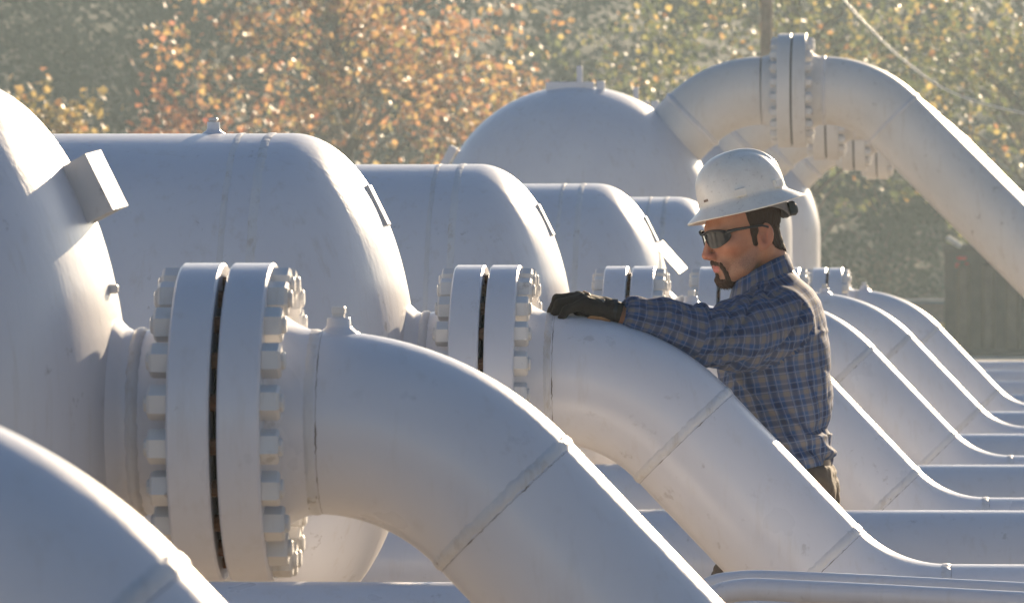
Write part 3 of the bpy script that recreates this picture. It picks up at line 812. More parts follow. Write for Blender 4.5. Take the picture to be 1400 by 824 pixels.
thin = PL.math('MAXIMUM', band(U, per, 0.52, 0.025, 0.03), PL.math('MAXIMUM', band(Vv, per, 0.52, 0.025, 0.03), PL.math('MAXIMUM', band(U, per, 0.92, 0.015, 0.03), band(Vv, per, 0.92, 0.015, 0.03))))
col = PL.mix(PL.math('MULTIPLY', thin, 0.22), col, (0.42, 0.42, 0.45))
v = PL.coords(rnd=False); wn = PL.noise(v, 25, 4); col = PL.mix(PL.math('MULTIPLY', PL.ramp(wn, [(0.4, 0.0), (0.75, 1.0)]), 0.25), col, (0.14, 0.15, 0.18))
PL.l(col, PL.b.inputs['Base Color']); PL.set(Roughness=0.85); PL.b.inputs['Specular IOR Level'].default_value = 0.2
PL.bump(PL.noise(v, 600, 2), 0.25, 0.0015); PLAID = PL.m

man = empty('person', MO)
tag(man, 'man in blue plaid shirt and dark gloves leaning on a white pipe', 'person')

# head ---------------------------------------------------------------------------------------
HS = 0.262; HC = mp(1022.5, 311, 0.0)
psi = R(23); tilt = R(11)
fwd = np.array([-math.cos(psi), -math.sin(psi), 0.0]); lft = np.array([math.sin(psi), -math.cos(psi), 0.0]); upv = np.array([0, 0, 1.0])
fw = fwd * math.cos(tilt) - upv * math.sin(tilt); up2 = upv * math.cos(tilt) + fwd * math.sin(tilt)
HB = np.stack([fw, lft, up2], 1)                      # head frame -> person frame
def h2p(q): return np.asarray(q, float) @ HB.T * HS + HC
def p2h(p): return ((p - HC) @ HB) / HS
def head_sdf(q, ears=True):
    a = np.abs(q[..., 1:2]); m = np.concatenate([q[..., :1], a, q[..., 2:]], -1)   # mirrored left/right
    d = ellipsoid(q, (0.030, 0, 0.13), (0.358, 0.318, 0.37))
    d = smin(d, ellipsoid(q, (0.16, 0, -0.12), (0.245, 0.255, 0.34)), 0.10)
    d = smin(d, capsule(m, (-0.01, 0.225, -0.21), (0.17, 0.19, -0.37), 0.065, 0.06), 0.08)
    d = smin(d, capsule(m, (0.17, 0.18, -0.36), (0.31, 0.05, -0.44), 0.06, 0.065), 0.09)
    d = smin(d, ellipsoid(q, (0.325, 0, -0.435), (0.075, 0.085, 0.075)), 0.06)
    d = smin(d, capsule(m, (0.34, 0.15, 0.055), (0.385, 0.03, 0.05), 0.04, 0.045), 0.06)
    d = smin(d, ellipsoid(m, (0.255, 0.185, -0.11), (0.10, 0.085, 0.075)), 0.08)
    d = smax(d, -ellipsoid(m, (0.43, 0.13, -0.03), (0.085, 0.085, 0.055)), 0.05)
    d = smin(d, ellipsoid(m, (0.325, 0.125, -0.035), (0.065, 0.07, 0.045)), 0.03)
    d = smin(d, capsule(q, (0.385, 0, 0.01), (0.475, 0, -0.185), 0.028, 0.043), 0.035)
    d = smin(d, ellipsoid(m, (0.425, 0.052, -0.205), (0.050, 0.034, 0.035)), 0.022)
    d = smin(d, ellipsoid(q, (0.345, 0, -0.31), (0.075, 0.13, 0.10)), 0.06)
    d = smin(d, capsule(m, (0.415, 0, -0.300), (0.370, 0.085, -0.318), 0.020, 0.010), 0.022)
    d = smin(d, capsule(m, (0.405, 0, -0.345), (0.370, 0.075, -0.330), 0.024, 0.010), 0.022)
    d = smax(d, -capsule(m, (0.435, 0, -0.322), (0.385, 0.09, -0.324), 0.006, 0.004), 0.012)
    d = smax(d, -capsule(m, (0.415, 0, -0.392), (0.40, 0.05, -0.392), 0.018), 0.03)
    nk = capsule(q, (-0.105, 0, -0.20), (-0.20, 0, -0.80), 0.195, 0.235)
    nk = smin(nk, capsule(m, (-0.10, 0.19, -0.20), (0.02, 0.05, -0.78), 0.05, 0.045), 0.06)
    d = smin(d, nk, 0.09)
    if ears:
        ex, ez, ey = -0.045, -0.105, 0.312
        dx = m[..., 0] - ex; dz = m[..., 2] - ez; ca, sa = math.cos(0.22), math.sin(0.22)
        X = dx * ca + dz * sa; Z = -dx * sa + dz * ca; Yq = m[..., 1] - ey - (-X) * 0.45
        e = np.stack([X, Yq, Z], -1)
        ear = ellipsoid(e, (0, 0.0, 0.015), (0.074, 0.036, 0.126))
        ear = smax(ear, -ellipsoid(e, (0.010, 0.040, 0.022), (0.050, 0.046, 0.088)), 0.014)
        ear = smin(ear, ellipsoid(e, (0.016, 0.008, -0.092), (0.036, 0.022, 0.040)), 0.02)
        ear = smin(ear, capsule(e, (0.055, 0.012, 0.01), (0.045, 0.012, -0.05), 0.016), 0.015)
        ear = smin(ear, capsule(e, (-0.020, 0.010, -0.04), (-0.012, 0.014, 0.065), 0.011), 0.010)
        d = smin(d, ear, 0.018)
    return d
hh = 0.0105
lo = np.array([-0.50, -0.42, -0.90]); hi = np.array([0.58, 0.42, 0.56])
g = grid(lo, hi, hh); HF = head_sdf(g)
Vh, Qh = nets(HF, lo, hh)
# body under the clothes, joined to the neck
def bone_body(p):
    d = capsule(p, mp(1052, 392, 0.02), mp(1062, 420, 0.05), 0.075, 0.09)
    d = smin(d, ellipsoid(p, mp(1060, 490, 0.06), (0.115, 0.165, 0.20)), 0.05)
    d = smin(d, ellipsoid(p, mp(1078, 620, 0.06), (0.095, 0.14, 0.16)), 0.05)
    for a, b, ra, rb in ((mp(1052, 440, -0.12), mp(955, 463, -0.30), 0.05, 0.038), (mp(955, 463, -0.30), mp(842, 430, -0.410), 0.038, 0.0265),
                         (mp(1075, 440, 0.22), mp(1088, 560, 0.27), 0.05, 0.04), (mp(1088, 560, 0.27), mp(1045, 640, 0.24), 0.038, 0.027)):
        d = smin(d, capsule(p, a, b, ra, rb), 0.03)
    return d
lo2 = np.array([-0.46, -0.50, 0.95]); hi2 = np.array([0.24, 0.42, 1.62])
Vb, Qb = nets(bone_body(grid(lo2, hi2, 0.0075)), lo2, 0.0075)
Vall = np.concatenate([relax(h2p(Vh), Qh, 1, 0.3), Vb]); Qall = np.concatenate([Qh, Qb + len(Vh)])
body = qmesh('body', Vall, Qall, SKIN, man)
body.data.materials.append(LIP)
ctr = p2h(Vall[Qall].mean(1)); lipm = (np.abs(ctr[:, 1]) < 0.085 - 0.3 * np.abs(ctr[:, 2] + 0.325)) & (ctr[:, 2] > -0.368) & (ctr[:, 2] < -0.292) & (ctr[:, 0] > 0.36)
lipm[len(Qh):] = False
body.data.polygons.foreach_set('material_index', lipm.astype(np.int32))
hv = p2h(Vall); sst = lambda a, b, x: np.clip((x - a) / (b - a), 0, 1) ** 2 * (3 - 2 * np.clip((x - a) / (b - a), 0, 1))
stub = sst(-0.16, -0.30, hv[:, 2]) * sst(0.0, 0.08, hv[:, 0]) * (1 - sst(-0.50, -0.58, hv[:, 2])); stub[len(Vh):] = 0
red = np.exp(-((hv[:, 0] - 0.46) / 0.07) ** 2 - ((hv[:, 2] + 0.19) / 0.07) ** 2) + 0.7 * np.exp(-((np.abs(hv[:, 1]) - 0.19) / 0.09) ** 2 - ((hv[:, 2] + 0.15) / 0.09) ** 2 - ((hv[:, 0] - 0.27) / 0.12) ** 2) + 0.8 * np.exp(-((np.abs(hv[:, 1]) - 0.33) / 0.04) ** 2 - ((hv[:, 2] + 0.1) / 0.15) ** 2); red[len(Vh):] = 0
for nm_, val in (('stubble', stub), ('flush', red)):
    at = body.data.attributes.new(nm_, 'FLOAT', 'POINT'); at.data.foreach_set('value', val.astype(np.float32))

def shell_part(name, region, off, mat, jit, lo_, hi_, k=0.03, step=0.009, seed=0, strands=5000, slen=0.014):
    gg = grid(np.array(lo_), np.array(hi_), step); base_ = head_sdf(gg, False)
    Fq = smax(base_ - off, region(gg), k)
    Fq = np.maximum(Fq, -(base_ + 0.03))
    V_, Q_ = nets(Fq, np.array(lo_), step)
    N_ = vnormals(V_, Q_)
    dd = np.array([noise.noise(Vector(x * np.array([55, 55, 22])) + Vector((seed, 0, 0))) for x in V_]) * jit + np.array([noise.noise(Vector(x * 14) + Vector((seed, 4, 0))) for x in V_]) * jit * 0.7
    V_ = V_ + N_ * dd[:, None]
    o = qmesh(name, h2p(V_), Q_, mat, man)
    # fine loose strands standing off the surface
    rg = np.random.default_rng(seed + 40); Vw = h2p(V_); Nw = vnormals(Vw, Q_)
    pick = rg.choice(len(Vw), strands); p0 = Vw[pick]; nn = Nw[pick]; rv = rg.normal(0, 1, (strands, 3))
    dr = nn * rg.uniform(0.15, 0.8, (strands, 1)) + np.array([0.25, 0, -0.8]) + rv * 0.28; dr /= np.linalg.norm(dr, axis=1)[:, None]
    sd = np.cross(dr, rv); sd /= np.linalg.norm(sd, axis=1)[:, None]; Ln = rg.uniform(0.004, slen, (strands, 1)); wd = 0.00045
    SV = np.stack([p0 - sd * wd, p0 + sd * wd, p0 + dr * Ln + sd * wd * 0.4], 1).reshape(-1, 3); SF = np.arange(strands * 3).reshape(-1, 3)
    so = np_mesh('strands', SV, SF, mat, o); tag(so, kind='stuff')
    return o
def hair_region(q):
    a = np.abs(q[..., 1:2]); m = np.concatenate([q[..., :1], a, q[..., 2:]], -1)
    d = ellipsoid(q, (-0.36, 0, 0.10), (0.40, 0.60, 0.40))                     # back and sides
    d = smin(d, ellipsoid(m, (-0.02, 0.30, 0.17), (0.13, 0.14, 0.15)), 0.03); d = smin(d, capsule(m, (0.050, 0.30, 0.16), (0.045, 0.28, -0.14), 0.055, 0.036), 0.02)   # sideburn
    d = smax(d, -ellipsoid(m, (-0.053, 0.33, -0.15), (0.074, 0.18, 0.115)), 0.02)          # round the ear
    d = smax(d, (-0.27 - 0.25 * q[..., 0] - q[..., 2] - 0.20) , 0.08)
    return d
shell_part('hair', hair_region, 0.013, HAIR, 0.008, (-0.58, -0.45, -0.5), (0.2, 0.45, 0.3), 0.02, 0.0085, 1)
def beard_region(q):
    a = np.abs(q[..., 1:2]); m = np.concatenate([q[..., :1], a, q[..., 2:]], -1)
    d = capsule(m, (0.42, 0.0, -0.262), (0.375, 0.098, -0.292), 0.027, 0.024)
    d = smin(d, capsule(m, (0.372, 0.105, -0.30), (0.335, 0.115, -0.42), 0.022, 0.030), 0.02)
    d = smin(d, ellipsoid(q, (0.33, 0, -0.475), (0.135, 0.125, 0.068)), 0.03)
    d = smin(d, capsule(q, (0.40, 0, -0.395), (0.40, 0, -0.44), 0.026, 0.04), 0.02)
    return d
shell_part('goatee', beard_region, 0.017, BEARD, 0.010, (0.16, -0.26, -0.62), (0.50, 0.26, -0.20), 0.02, 0.0065, 5, 4000, 0.010)

# sunglasses ---------------------------------------------------------------------------------
sg = empty('sunglasses', MO); tag(sg, 'dark wraparound sunglasses on the face of the worker', 'sunglasses')
def wrap(y, z): return np.array([0.470 - 1.85 * y * y - 0.35 * abs(y) ** 3 + 0.10 * z, y, z])
def lens_poly(side):
    out = [(0.034, 0.030), (0.090, 0.046), (0.165, 0.046), (0.240, 0.034), (0.292, -0.004), (0.272, -0.062), (0.215, -0.105), (0.145, -0.128), (0.085, -0.112), (0.042, -0.060)]
    return [(s_ * side, z) for s_, z in out]
def smooth_poly(p, n=4):
    r = []
    for i in range(len(p)):
        a, b, c, d = (np.array(p[(i + k) % len(p)]) for k in (-1, 0, 1, 2))
        for k in range(n):
            t = k / n; r.append(0.5 * ((2*b) + (c - a)*t + (2*a - 5*b + 4*c - d)*t*t + (3*b - a - 3*c + d)*t**3))
    return r
for side in (1, -1):
    pl_ = smooth_poly(lens_poly(side)); V = []; F = []; n = len(pl_); cy_, cz_ = np.mean(pl_, 0)
    rings = [1.0, 0.75, 0.5, 0.25]
    for th_ in (0.0, -0.012):
        for r_ in rings:
            for (y_, z_) in pl_: q = wrap(cy_ + (y_ - cy_) * r_, cz_ + (z_ - cz_) * r_); V.append(h2p(q + [th_, 0, 0]))
        V.append(h2p(wrap(cy_, cz_) + [th_, 0, 0]))
    st = len(rings) * n + 1
    for q in (0, 1):
        for r_ in range(3):
            for i in range(n):
                j = (i + 1) % n; f = (q*st + r_*n + i, q*st + r_*n + j, q*st + (r_+1)*n + j, q*st + (r_+1)*n + i); F.append(f if q == 0 else f[::-1])
        for i in range(n):
            f = (q*st + 3*n + i, q*st + 3*n + (i + 1) % n, q*st + 4*n); F.append(f if q == 0 else f[::-1])
    for i in range(n): F.append((i, st + i, st + (i + 1) % n, (i + 1) % n))
    if side < 0: F = [f[::-1] for f in F]
    mesh_obj('lens', V, F, LENS, sg, sharp=60)
    brow = [h2p(wrap(y_ * side, z_) + [0.006, 0, 0]) for y_, z_ in ((0.0, 0.012), (0.045, 0.024), (0.10, 0.042), (0.17, 0.046), (0.235, 0.034), (0.272, 0.016))]
    arm = [h2p((x_, y_ * side, z_)) for x_, y_, z_ in ((0.325, 0.285, 0.018), (0.24, 0.318, 0.024), (0.12, 0.342, 0.022), (-0.02, 0.342, 0.014), (-0.08, 0.335, -0.01), (-0.12, 0.322, -0.06))]
    mesh_obj('frame', *tube(brow, [0.0028, 0.003, 0.003, 0.0032, 0.004, 0.0045], 10), BLACKP, sg, sharp=None)
    mesh_obj('temple_arm', *tube(arm, [0.0048, 0.0042, 0.0034, 0.003, 0.003, 0.0028], 10), BLACKP, sg, sharp=None)

# hard hat -----------------------------------------------------------------------------------
hat = empty('hard_hat', MO); tag(hat, 'scuffed white full brim hard hat worn by the worker', 'hard hat')
ht = R(13.5); hf = fwd * math.cos(ht) - upv * math.sin(ht); hu = upv * math.cos(ht) + fwd * math.sin(ht)
rl = R(-6); hu, hl_ = hu * math.cos(rl) + lft * math.sin(rl), lft * math.cos(rl) - hu * math.sin(rl)
TB = np.stack([hf, hl_, hu], 1); TC = mp(1019, 289, 0.0)
def t2p(q): return np.asarray(q, float) @ TB.T + TC
def hat_ring(a, b, z, ridge=0.0, n=120, front=0.0):
    out = []
    for i in range(n):
        t = 2 * math.pi * i / n; x = a * math.cos(t); y = b * math.sin(t); out.append((x, y, z)); 
    return out
def shell_pt(t, s):
    """t round, s 0 (rim) .. 1 (apex)"""
    A, B, H = 0.1155, 0.100, 0.118
    ph = s * math.pi / 2; cr_ = math.cos(ph) ** 0.80; x = A * cr_ * math.cos(t) - 0.002; y = B * cr_ * math.sin(t); z = 0.034 + H * math.sin(ph) ** 0.92
    # raised centre ridge with shoulders, running front to back over the crown
    rw = 0.030 + 0.010 * max(0, math.cos(t))
    rd = 0.0065 / (1 + math.exp((abs(y) - rw) / 0.0025)) * min(1, max(0, (z - 0.055) / 0.04))
    # side ribs
    gr = 0.003 / (1 + math.exp((abs(abs(y) - 0.056) - 0.004) / 0.0015)) * min(1, max(0, (z - 0.085) / 0.03)) * 0
    n_ = np.array([x / A**2, y / B**2, (z - 0.034) / H**2]); n_ = n_ / max(np.linalg.norm(n_), 1e-9)
    return np.array([x, y, z]) + n_ * (rd + gr)
N = 144; V = []; F = []
rows = []
rows.append([(0.1545 * math.cos(t) - 0.003, 0.131 * math.sin(t), -0.002 + 0.004 * math.cos(2 * t)) for t in np.linspace(0, 2*math.pi, N, endpoint=False)])
rows.append([(0.1565 * math.cos(t) - 0.003, 0.133 * math.sin(t), 0.0005 + 0.004 * math.cos(2 * t)) for t in np.linspace(0, 2*math.pi, N, endpoint=False)])
rows.append([(0.1545 * math.cos(t) - 0.003, 0.131 * math.sin(t), 0.003 + 0.004 * math.cos(2 * t)) for t in np.linspace(0, 2*math.pi, N, endpoint=False)])
rows.append([(0.138 * math.cos(t) - 0.003, 0.1165 * math.sin(t), 0.017) for t in np.linspace(0, 2*math.pi, N, endpoint=False)])
rows.append([(0.121 * math.cos(t) - 0.002, 0.105 * math.sin(t), 0.0285) for t in np.linspace(0, 2*math.pi, N, endpoint=False)])
for s in np.linspace(0, 0.985, 34): rows.append([tuple(shell_pt(t, s)) for t in np.linspace(0, 2*math.pi, N, endpoint=False)])
inner = [[(0.137 * math.cos(t) - 0.003, 0.1155 * math.sin(t), 0.0135) for t in np.linspace(0, 2*math.pi, N, endpoint=False)],
         [(0.113 * math.cos(t) - 0.002, 0.0975 * math.sin(t), 0.030) for t in np.linspace(0, 2*math.pi, N, endpoint=False)],
         [(0.09 * math.cos(t) - 0.002, 0.075 * math.sin(t), 0.10) for t in np.linspace(0, 2*math.pi, N, endpoint=False)]]
for r_ in rows + [rows[0]] + inner: V += [t2p(q) for q in r_]
nr = len(rows)
for k in range(nr - 1):
    for i in range(N): j = (i + 1) % N; F.append((k*N + i, k*N + j, (k+1)*N + j, (k+1)*N + i))
V.append(t2p(shell_pt(0, 0.9999))); F += [((nr-1)*N + i, (nr-1)*N + (i+1) % N, len(V) - 1) for i in range(N)]
for k in range(nr, nr + 3):
    for i in range(N): j = (i + 1) % N; F.append((k*N + i, (k+1)*N + i, (k+1)*N + j, k*N + j))
mesh_obj('shell', V, F, HAT, hat, sharp=60)
def hat_box(name, c, s, mat, rz=0, bev=0.002, ry=0):
    M = Matrix.Translation(Vector(c)) @ Matrix.Rotation(rz, 4, 'Z') @ Matrix.Rotation(ry, 4, 'X')
    vf = xform(box((0, 0, 0), s, bev), M); return mesh_obj(name, [t2p(np.array(q)) for q in vf[0]], vf[1], mat, hat, smooth=False)
for t, s in ((R(72), 0.10), (R(128), 0.11), (R(-72), 0.10), (R(-128), 0.11)):
    q = shell_pt(t, 0.06); hat_box('accessory_slot', q, (0.028, 0.016, 0.022), HAT, t + math.pi/2, 0.003)
for k in range(3):
    q = shell_pt(R(22 - 3.2 * k), 0.07) * np.array([1.004, 1.004, 1]); hat_box('printed_mark', q, (0.0042, 0.001, 0.006), INK, R(22 - 3.2 * k) + math.pi/2, 0)
# suspension band and ratchet under the brim
V = []; F = []; n = 96
for i in range(n):
    t = 2*math.pi*i/n; st = max(0.0, -math.cos(t)) ** 2
    for rr, z in ((1.0, 0.022), (1.0, 0.000 - 0.040 * st), (0.965, -0.002 - 0.040 * st), (0.965, 0.022)):
        V.append(t2p((0.104 * rr * math.cos(t) - 0.006, 0.0885 * rr * math.sin(t), z)))
for i in range(n):
    for k in range(4): F.append((i*4 + k, ((i+1) % n)*4 + k, ((i+1) % n)*4 + (k+1) % 4, i*4 + (k+1) % 4))
mesh_obj('suspension_band', V, F, GREYSTRAP, hat, sharp=50)
hat_box('ratchet_strap', (-0.112, 0.0, -0.022), (0.016, 0.085, 0.036), BLACKP, 0, 0.004)
kn = xform(lathe([(0, 0.0005), (0, 0.016), (0.010, 0.017), (0.016, 0.013), (0.016, 0.0005)], 16), Matrix.Translation((-0.119, 0, -0.024)) @ Matrix.Rotation(math.pi, 4, 'Z'))
mesh_obj('ratchet_knob', [t2p(np.array(q)) for q in kn[0]], kn[1], BLACKP, hat)

# shirt --------------------------------------------------------------------------------------
TB_ = [(372, 1050, 34, .065, .015), (384, 1054, 42, .105, .02), (396, 1060, 50, .15, .03), (412, 1064, 57, .185, .04), (435, 1062, 66, .205, .05), (470, 1058, 75, .205, .05), (505, 1057, 78.5, .20, .055), (540, 1058, 78, .195, .06),
       (572, 1063, 71, .185, .06), (594, 1067, 61, .178, .06), (606, 1072, 63, .182, .06), (622, 1076, 61, .182, .06), (636, 1080, 52, .172, .06), (648, 1082, 46, .16, .06)]
TBa = np.array(TB_); Zt = np.array([mp(1050, r[0])[2] for r in TB_]); Xt = np.array([mp(r[1], 400)[0] for r in TB_]); At = TBa[:, 2] / KM; Bt = TBa[:, 3]; Yt = TBa[:, 4]
def prof_(z):
    o = np.argsort(Zt); f = lambda a: np.interp(z, Zt[o], a[o]); return f(Xt), f(At), f(Bt), f(Yt)
def torso_sdf(p):
    cx, a, b, cyy = prof_(p[..., 2])
    k = (np.abs((p[..., 0] - cx) / a) ** 2.25 + np.abs((p[..., 1] - cyy) / b) ** 2.25) ** (1 / 2.25)
    d = (k - 1) * np.minimum(a, b) * 0.9
    return np.maximum(d, np.maximum(p[..., 2] - Zt.max(), Zt.min() - p[..., 2]))
ARM_L = [(mp(1056, 446, -0.105), .092), (mp(1010, 457, -0.205), .085), (mp(955, 461, -0.315), .073), (mp(905, 443, -0.368), .060), (mp(866, 433, -0.400), .045), (mp(853, 431, -0.408), .0385)]
ARM_R = [(mp(1072, 444, 0.17), .085), (mp(1084, 520, 0.255), .068), (mp(1088, 562, 0.27), .06), (mp(1060, 615, 0.25), .05), (mp(1045, 640, 0.24), .042)]
def chain(p, C):
    best = None
    for (a, ra), (b, rb) in zip(C[:-1], C[1:]):
        d = capsule(p, a, b, ra, rb); best = d if best is None else smin(best, d, 0.025)
    return best
def cut_end(p, C, d):
    a, b = C[-2][0], C[-1][0]; n_ = (b - a) / np.linalg.norm(b - a); return np.maximum(d, (p - b) @ n_)
lo3 = np.array([-0.42, -0.46, 1.06]); hi3 = np.array([0.22, 0.36, 1.62]); h3 = 0.0056
g = grid(lo3, hi3, h3)
dT = torso_sdf(g); dL = cut_end(g, ARM_L, chain(g, ARM_L)); dR = cut_end(g, ARM_R, chain(g, ARM_R))
Vs, Qs = nets(smin(smin(dT, dL, 0.035), dR, 0.035), lo3, h3); Vs = relax(Vs, Qs, 2, 0.5); Ns = vnormals(Vs, Qs)
pL = chain(Vs, ARM_L); pT = torso_sdf(Vs); pR = chain(Vs, ARM_R)
def chain_uv(V_, C):
    L0 = 0; bd = np.full(len(V_), 1e9); U_ = np.zeros(len(V_)); A_ = np.zeros(len(V_)); W_ = np.zeros(len(V_)); ref = np.array([0, -0.6, 0.8])
    for (a, ra), (b, rb) in zip(C[:-1], C[1:]):
        ab = b - a; L = np.linalg.norm(ab); n_ = ab / L; t = np.clip((V_ - a) @ n_, 0, L); r_ = V_ - a - t[:, None] * n_; d = np.linalg.norm(r_, axis=1)
        e1 = ref - (ref @ n_) * n_; e1 /= np.linalg.norm(e1); e2 = np.cross(n_, e1); ang = np.arctan2(r_ @ e2, r_ @ e1)
        rt = d - (ra + (rb - ra) * t / L); wgt = np.exp(-(rt - rt.min()) / 0.010) + 1e-12
        U_ += wgt * (L0 + (V_ - a) @ n_); W_ += wgt; m = rt < bd; A_[m] = ang[m]; bd[m] = rt[m]; L0 += L
    return U_ / W_, A_
sL, aL = chain_uv(Vs, ARM_L); sR, aR = chain_uv(Vs, ARM_R)
def ridge(x): return 1 - 2 * abs(x)
disp = np.zeros(len(Vs))
for i, p_ in enumerate(Vs):
    isarm = pL[i] < pT[i]; q = Vector(p_)
    broad = noise.noise(q * 9 + Vector((3, 0, 0)))
    if isarm:
        s_, a_ = sL[i], aL[i]
        f1 = ridge(noise.noise(Vector((s_ * 13 + a_ * 1.3 + 1.5, a_ * 0.45, 2.0)))) ** 3
        f2 = ridge(noise.noise(Vector((s_ * 30 - a_ * 1.4, a_ * 0.6, 9.0)))) ** 4
        d_ = 0.0145 * (f1 - 0.35) + 0.0045 * (f2 - 0.3) + 0.004 * broad
        if s_ > 0.29: d_ *= 0.45
    else:
        # cloth drags from the armpit down towards the waist at the back
        rx = q.x * 0.75 + q.z * 0.66; rn = -q.x * 0.66 + q.z * 0.75
        f1 = ridge(noise.noise(Vector((rx * 15, rn * 3.2, q.y * 4 + 5)))) ** 3
        f2 = ridge(noise.noise(Vector((rx * 34, rn * 7, q.y * 8 + 1)))) ** 4
        low = min(1, max(0.25, (1.42 - q.z) / 0.2))
        d_ = (0.013 * (f1 - 0.4) + 0.005 * (f2 - 0.3)) * low + 0.005 * broad
        # deep crease above the blouse of the waist
        cu, cv = 1050 + q.x * KM, 369 + (EYE - q.z) * KM
        L_ = ((cu - 1000) * 98 - (cv - 505) * 118) / 153.4
        if 985 < cu < 1140 and q.y < 0.05: d_ += -0.016 * math.exp(-(L_ / 5.5) ** 2) + 0.010 * math.exp(-((L_ + 11) / 7) ** 2)
        d_ += 0.012 * math.exp(-((cv - 612) / 9) ** 2) - 0.010 * math.exp(-((cv - 596) / 6) ** 2) * (1 if cu > 1080 else 0.4)
        # yoke seam across the shoulder blades
        sy = cv - (462 - 0.22 * (cu - 1085)); d_ += -0.0035 * math.exp(-(sy / 2.2) ** 2) if cu > 1070 and q.y < 0.2 else 0
    # armhole seam
    sep = abs(pL[i] - pT[i]); d_ += -0.005 * math.exp(-(sep / 0.010) ** 2)
    disp[i] = d_
Vs = Vs + Ns * disp[:, None]
fc = Vs[Qs].mean(1); fL = pL[Qs].mean(1); fT = pT[Qs].mean(1); fR = pR[Qs].mean(1)
cls = np.where((fL < fT) & (fL < fR), 1, np.where(fR < fT, 2, 0))
cx, a_, b_, cyy = prof_(Vs[:, 2])
angT = np.arctan2(Vs[:, 0] - cx, -(Vs[:, 1] - cyy)); uT = angT * 0.155; vT = Vs[:, 2]
lean = R(9); UT = np.stack([uT * math.cos(lean) + (vT - 1.4) * math.sin(lean), -uT * math.sin(lean) + (vT - 1.4) * math.cos(lean)], 1)
UL = np.stack([aL * 0.068 + 0.013, sL], 1); UR = np.stack([aR * 0.065, sR], 1)
UVs = np.where((cls == 1)[:, None, None], UL[Qs], np.where((cls == 2)[:, None, None], UR[Qs], UT[Qs]))
# keep angles from wrapping inside one face
for c_i in (0,):
    for (arr, wrapd) in ((UVs, None),):
        w0 = np.where(cls == 1, 0.068, np.where(cls == 2, 0.065, 0.155)) * 2 * math.pi
        duv = UVs[..., 0] - UVs[:, :1, 0]
        UVs[..., 0] -= np.round(duv / w0[:, None]) * w0[:, None] * (cls != 0)[:, None]
shirt = qmesh('shirt', Vs, Qs, PLAID, man, UVs.reshape(-1, 2))
# cuff
def band_mesh(C0, C1, r0, r1, n=48, th=0.003, per_=None):
    C0 = np.array(C0); C1 = np.array(C1); ax = (C1 - C0); ax /= np.linalg.norm(ax); e1 = np.cross(ax, [0, 1, 0]); e1 /= np.linalg.norm(e1); e2 = np.cross(ax, e1)
    V = []; F = []; uv = []
    ring = [(0, 0.0), (0, th), (0.5, th * 1.15), (1, th), (1, 0.0), (0.5, 0.0)]
    for i in range(n):
        t = 2*math.pi*i/n; wob = 0.0012 * math.sin(5*t) + 0.001 * math.sin(9*t + 1)
        for k, (f, o_) in enumerate(ring): rr = r0 + (r1 - r0) * f + o_ + wob; V.append(C0 + (C1 - C0) * f + rr * (e1 * math.cos(t) + e2 * math.sin(t)))
    m = len(ring)
    for i in range(n):
        for k in range(m): F.append((i*m + k, i*m + (k+1) % m, ((i+1) % n)*m + (k+1) % m, ((i+1) % n)*m + k)); uv += [(i*0.006, ring[k][0]*0.045), (i*0.006, ring[(k+1) % m][0]*0.045), ((i+1)*0.006, ring[(k+1) % m][0]*0.045), ((i+1)*0.006, ring[k][0]*0.045)]
    return V, F, uv
def uv_obj(name, V, F, uv, mat, parent, sharp=50):
    o = mesh_obj(name, V, F, mat, parent, sharp=sharp); l = o.data.uv_layers.new(name='UVMap'); l.data.foreach_set('uv', np.array(uv, dtype=np.float32).ravel()); return o
uv_obj('cuff', *band_mesh(mp(874, 436, -0.392), mp(849.5, 430.5, -0.409), .0405, .0345), PLAID, shirt)
mesh_obj('button', *xform(lathe([(0, 0.0003), (0, 0.0055), (0.002, 0.0055), (0.002, 0.0003)], 14), Matrix.Translation(Vector(mp(862, 447, -0.440))) @ Matrix.Rotation(R(-100), 4, 'Z')), TAN, shirt)
# collar: band standing round the neck with a folded-over leaf
def collar_ring(f, b, wy, dy0, n=64, gap=0.0):
    f = np.array(f); b = np.array(b); c = (f + b) / 2; e = (f - b) / 2; out = []
    for i in range(n + 1):
        t = gap + (2*math.pi - 2*gap) * i / n; out.append(c + e * math.cos(t) + np.array([0, -wy * math.sin(t), 0]))
    return out
rings_ = [collar_ring(mp(1009, 396, .0), mp(1071, 362, .03), .070, 0), collar_ring(mp(1006, 384, .0), mp(1072, 348, .03), .074, 0, gap=0.08), collar_ring(mp(1003, 386, .0), mp(1077, 347, .03), .080, 0, gap=0.08),
          collar_ring(mp(1000, 400, -.005), mp(1083, 362, .03), .093, 0, gap=0.10), collar_ring(mp(996, 414, -.01), mp(1088, 378, .03), .106, 0, gap=0.14)]
V = []; F = []; uv = []; n = 65
for r_ in rings_: V += [np.array(q) for q in r_]
for k in range(4):
    for i in range(64): F.append((k*n + i, k*n + i + 1, (k+1)*n + i + 1, (k+1)*n + i)); uv += [(i*.0075, k*.017), ((i+1)*.0075, k*.017), ((i+1)*.0075, (k+1)*.017), (i*.0075, (k+1)*.017)]
col_o = uv_obj('collar', V, F, uv, PLAID, shirt, None)
sol = col_o.modifiers.new('thick', 'SOLIDIFY'); sol.thickness = 0.0035; sol.offset = 0
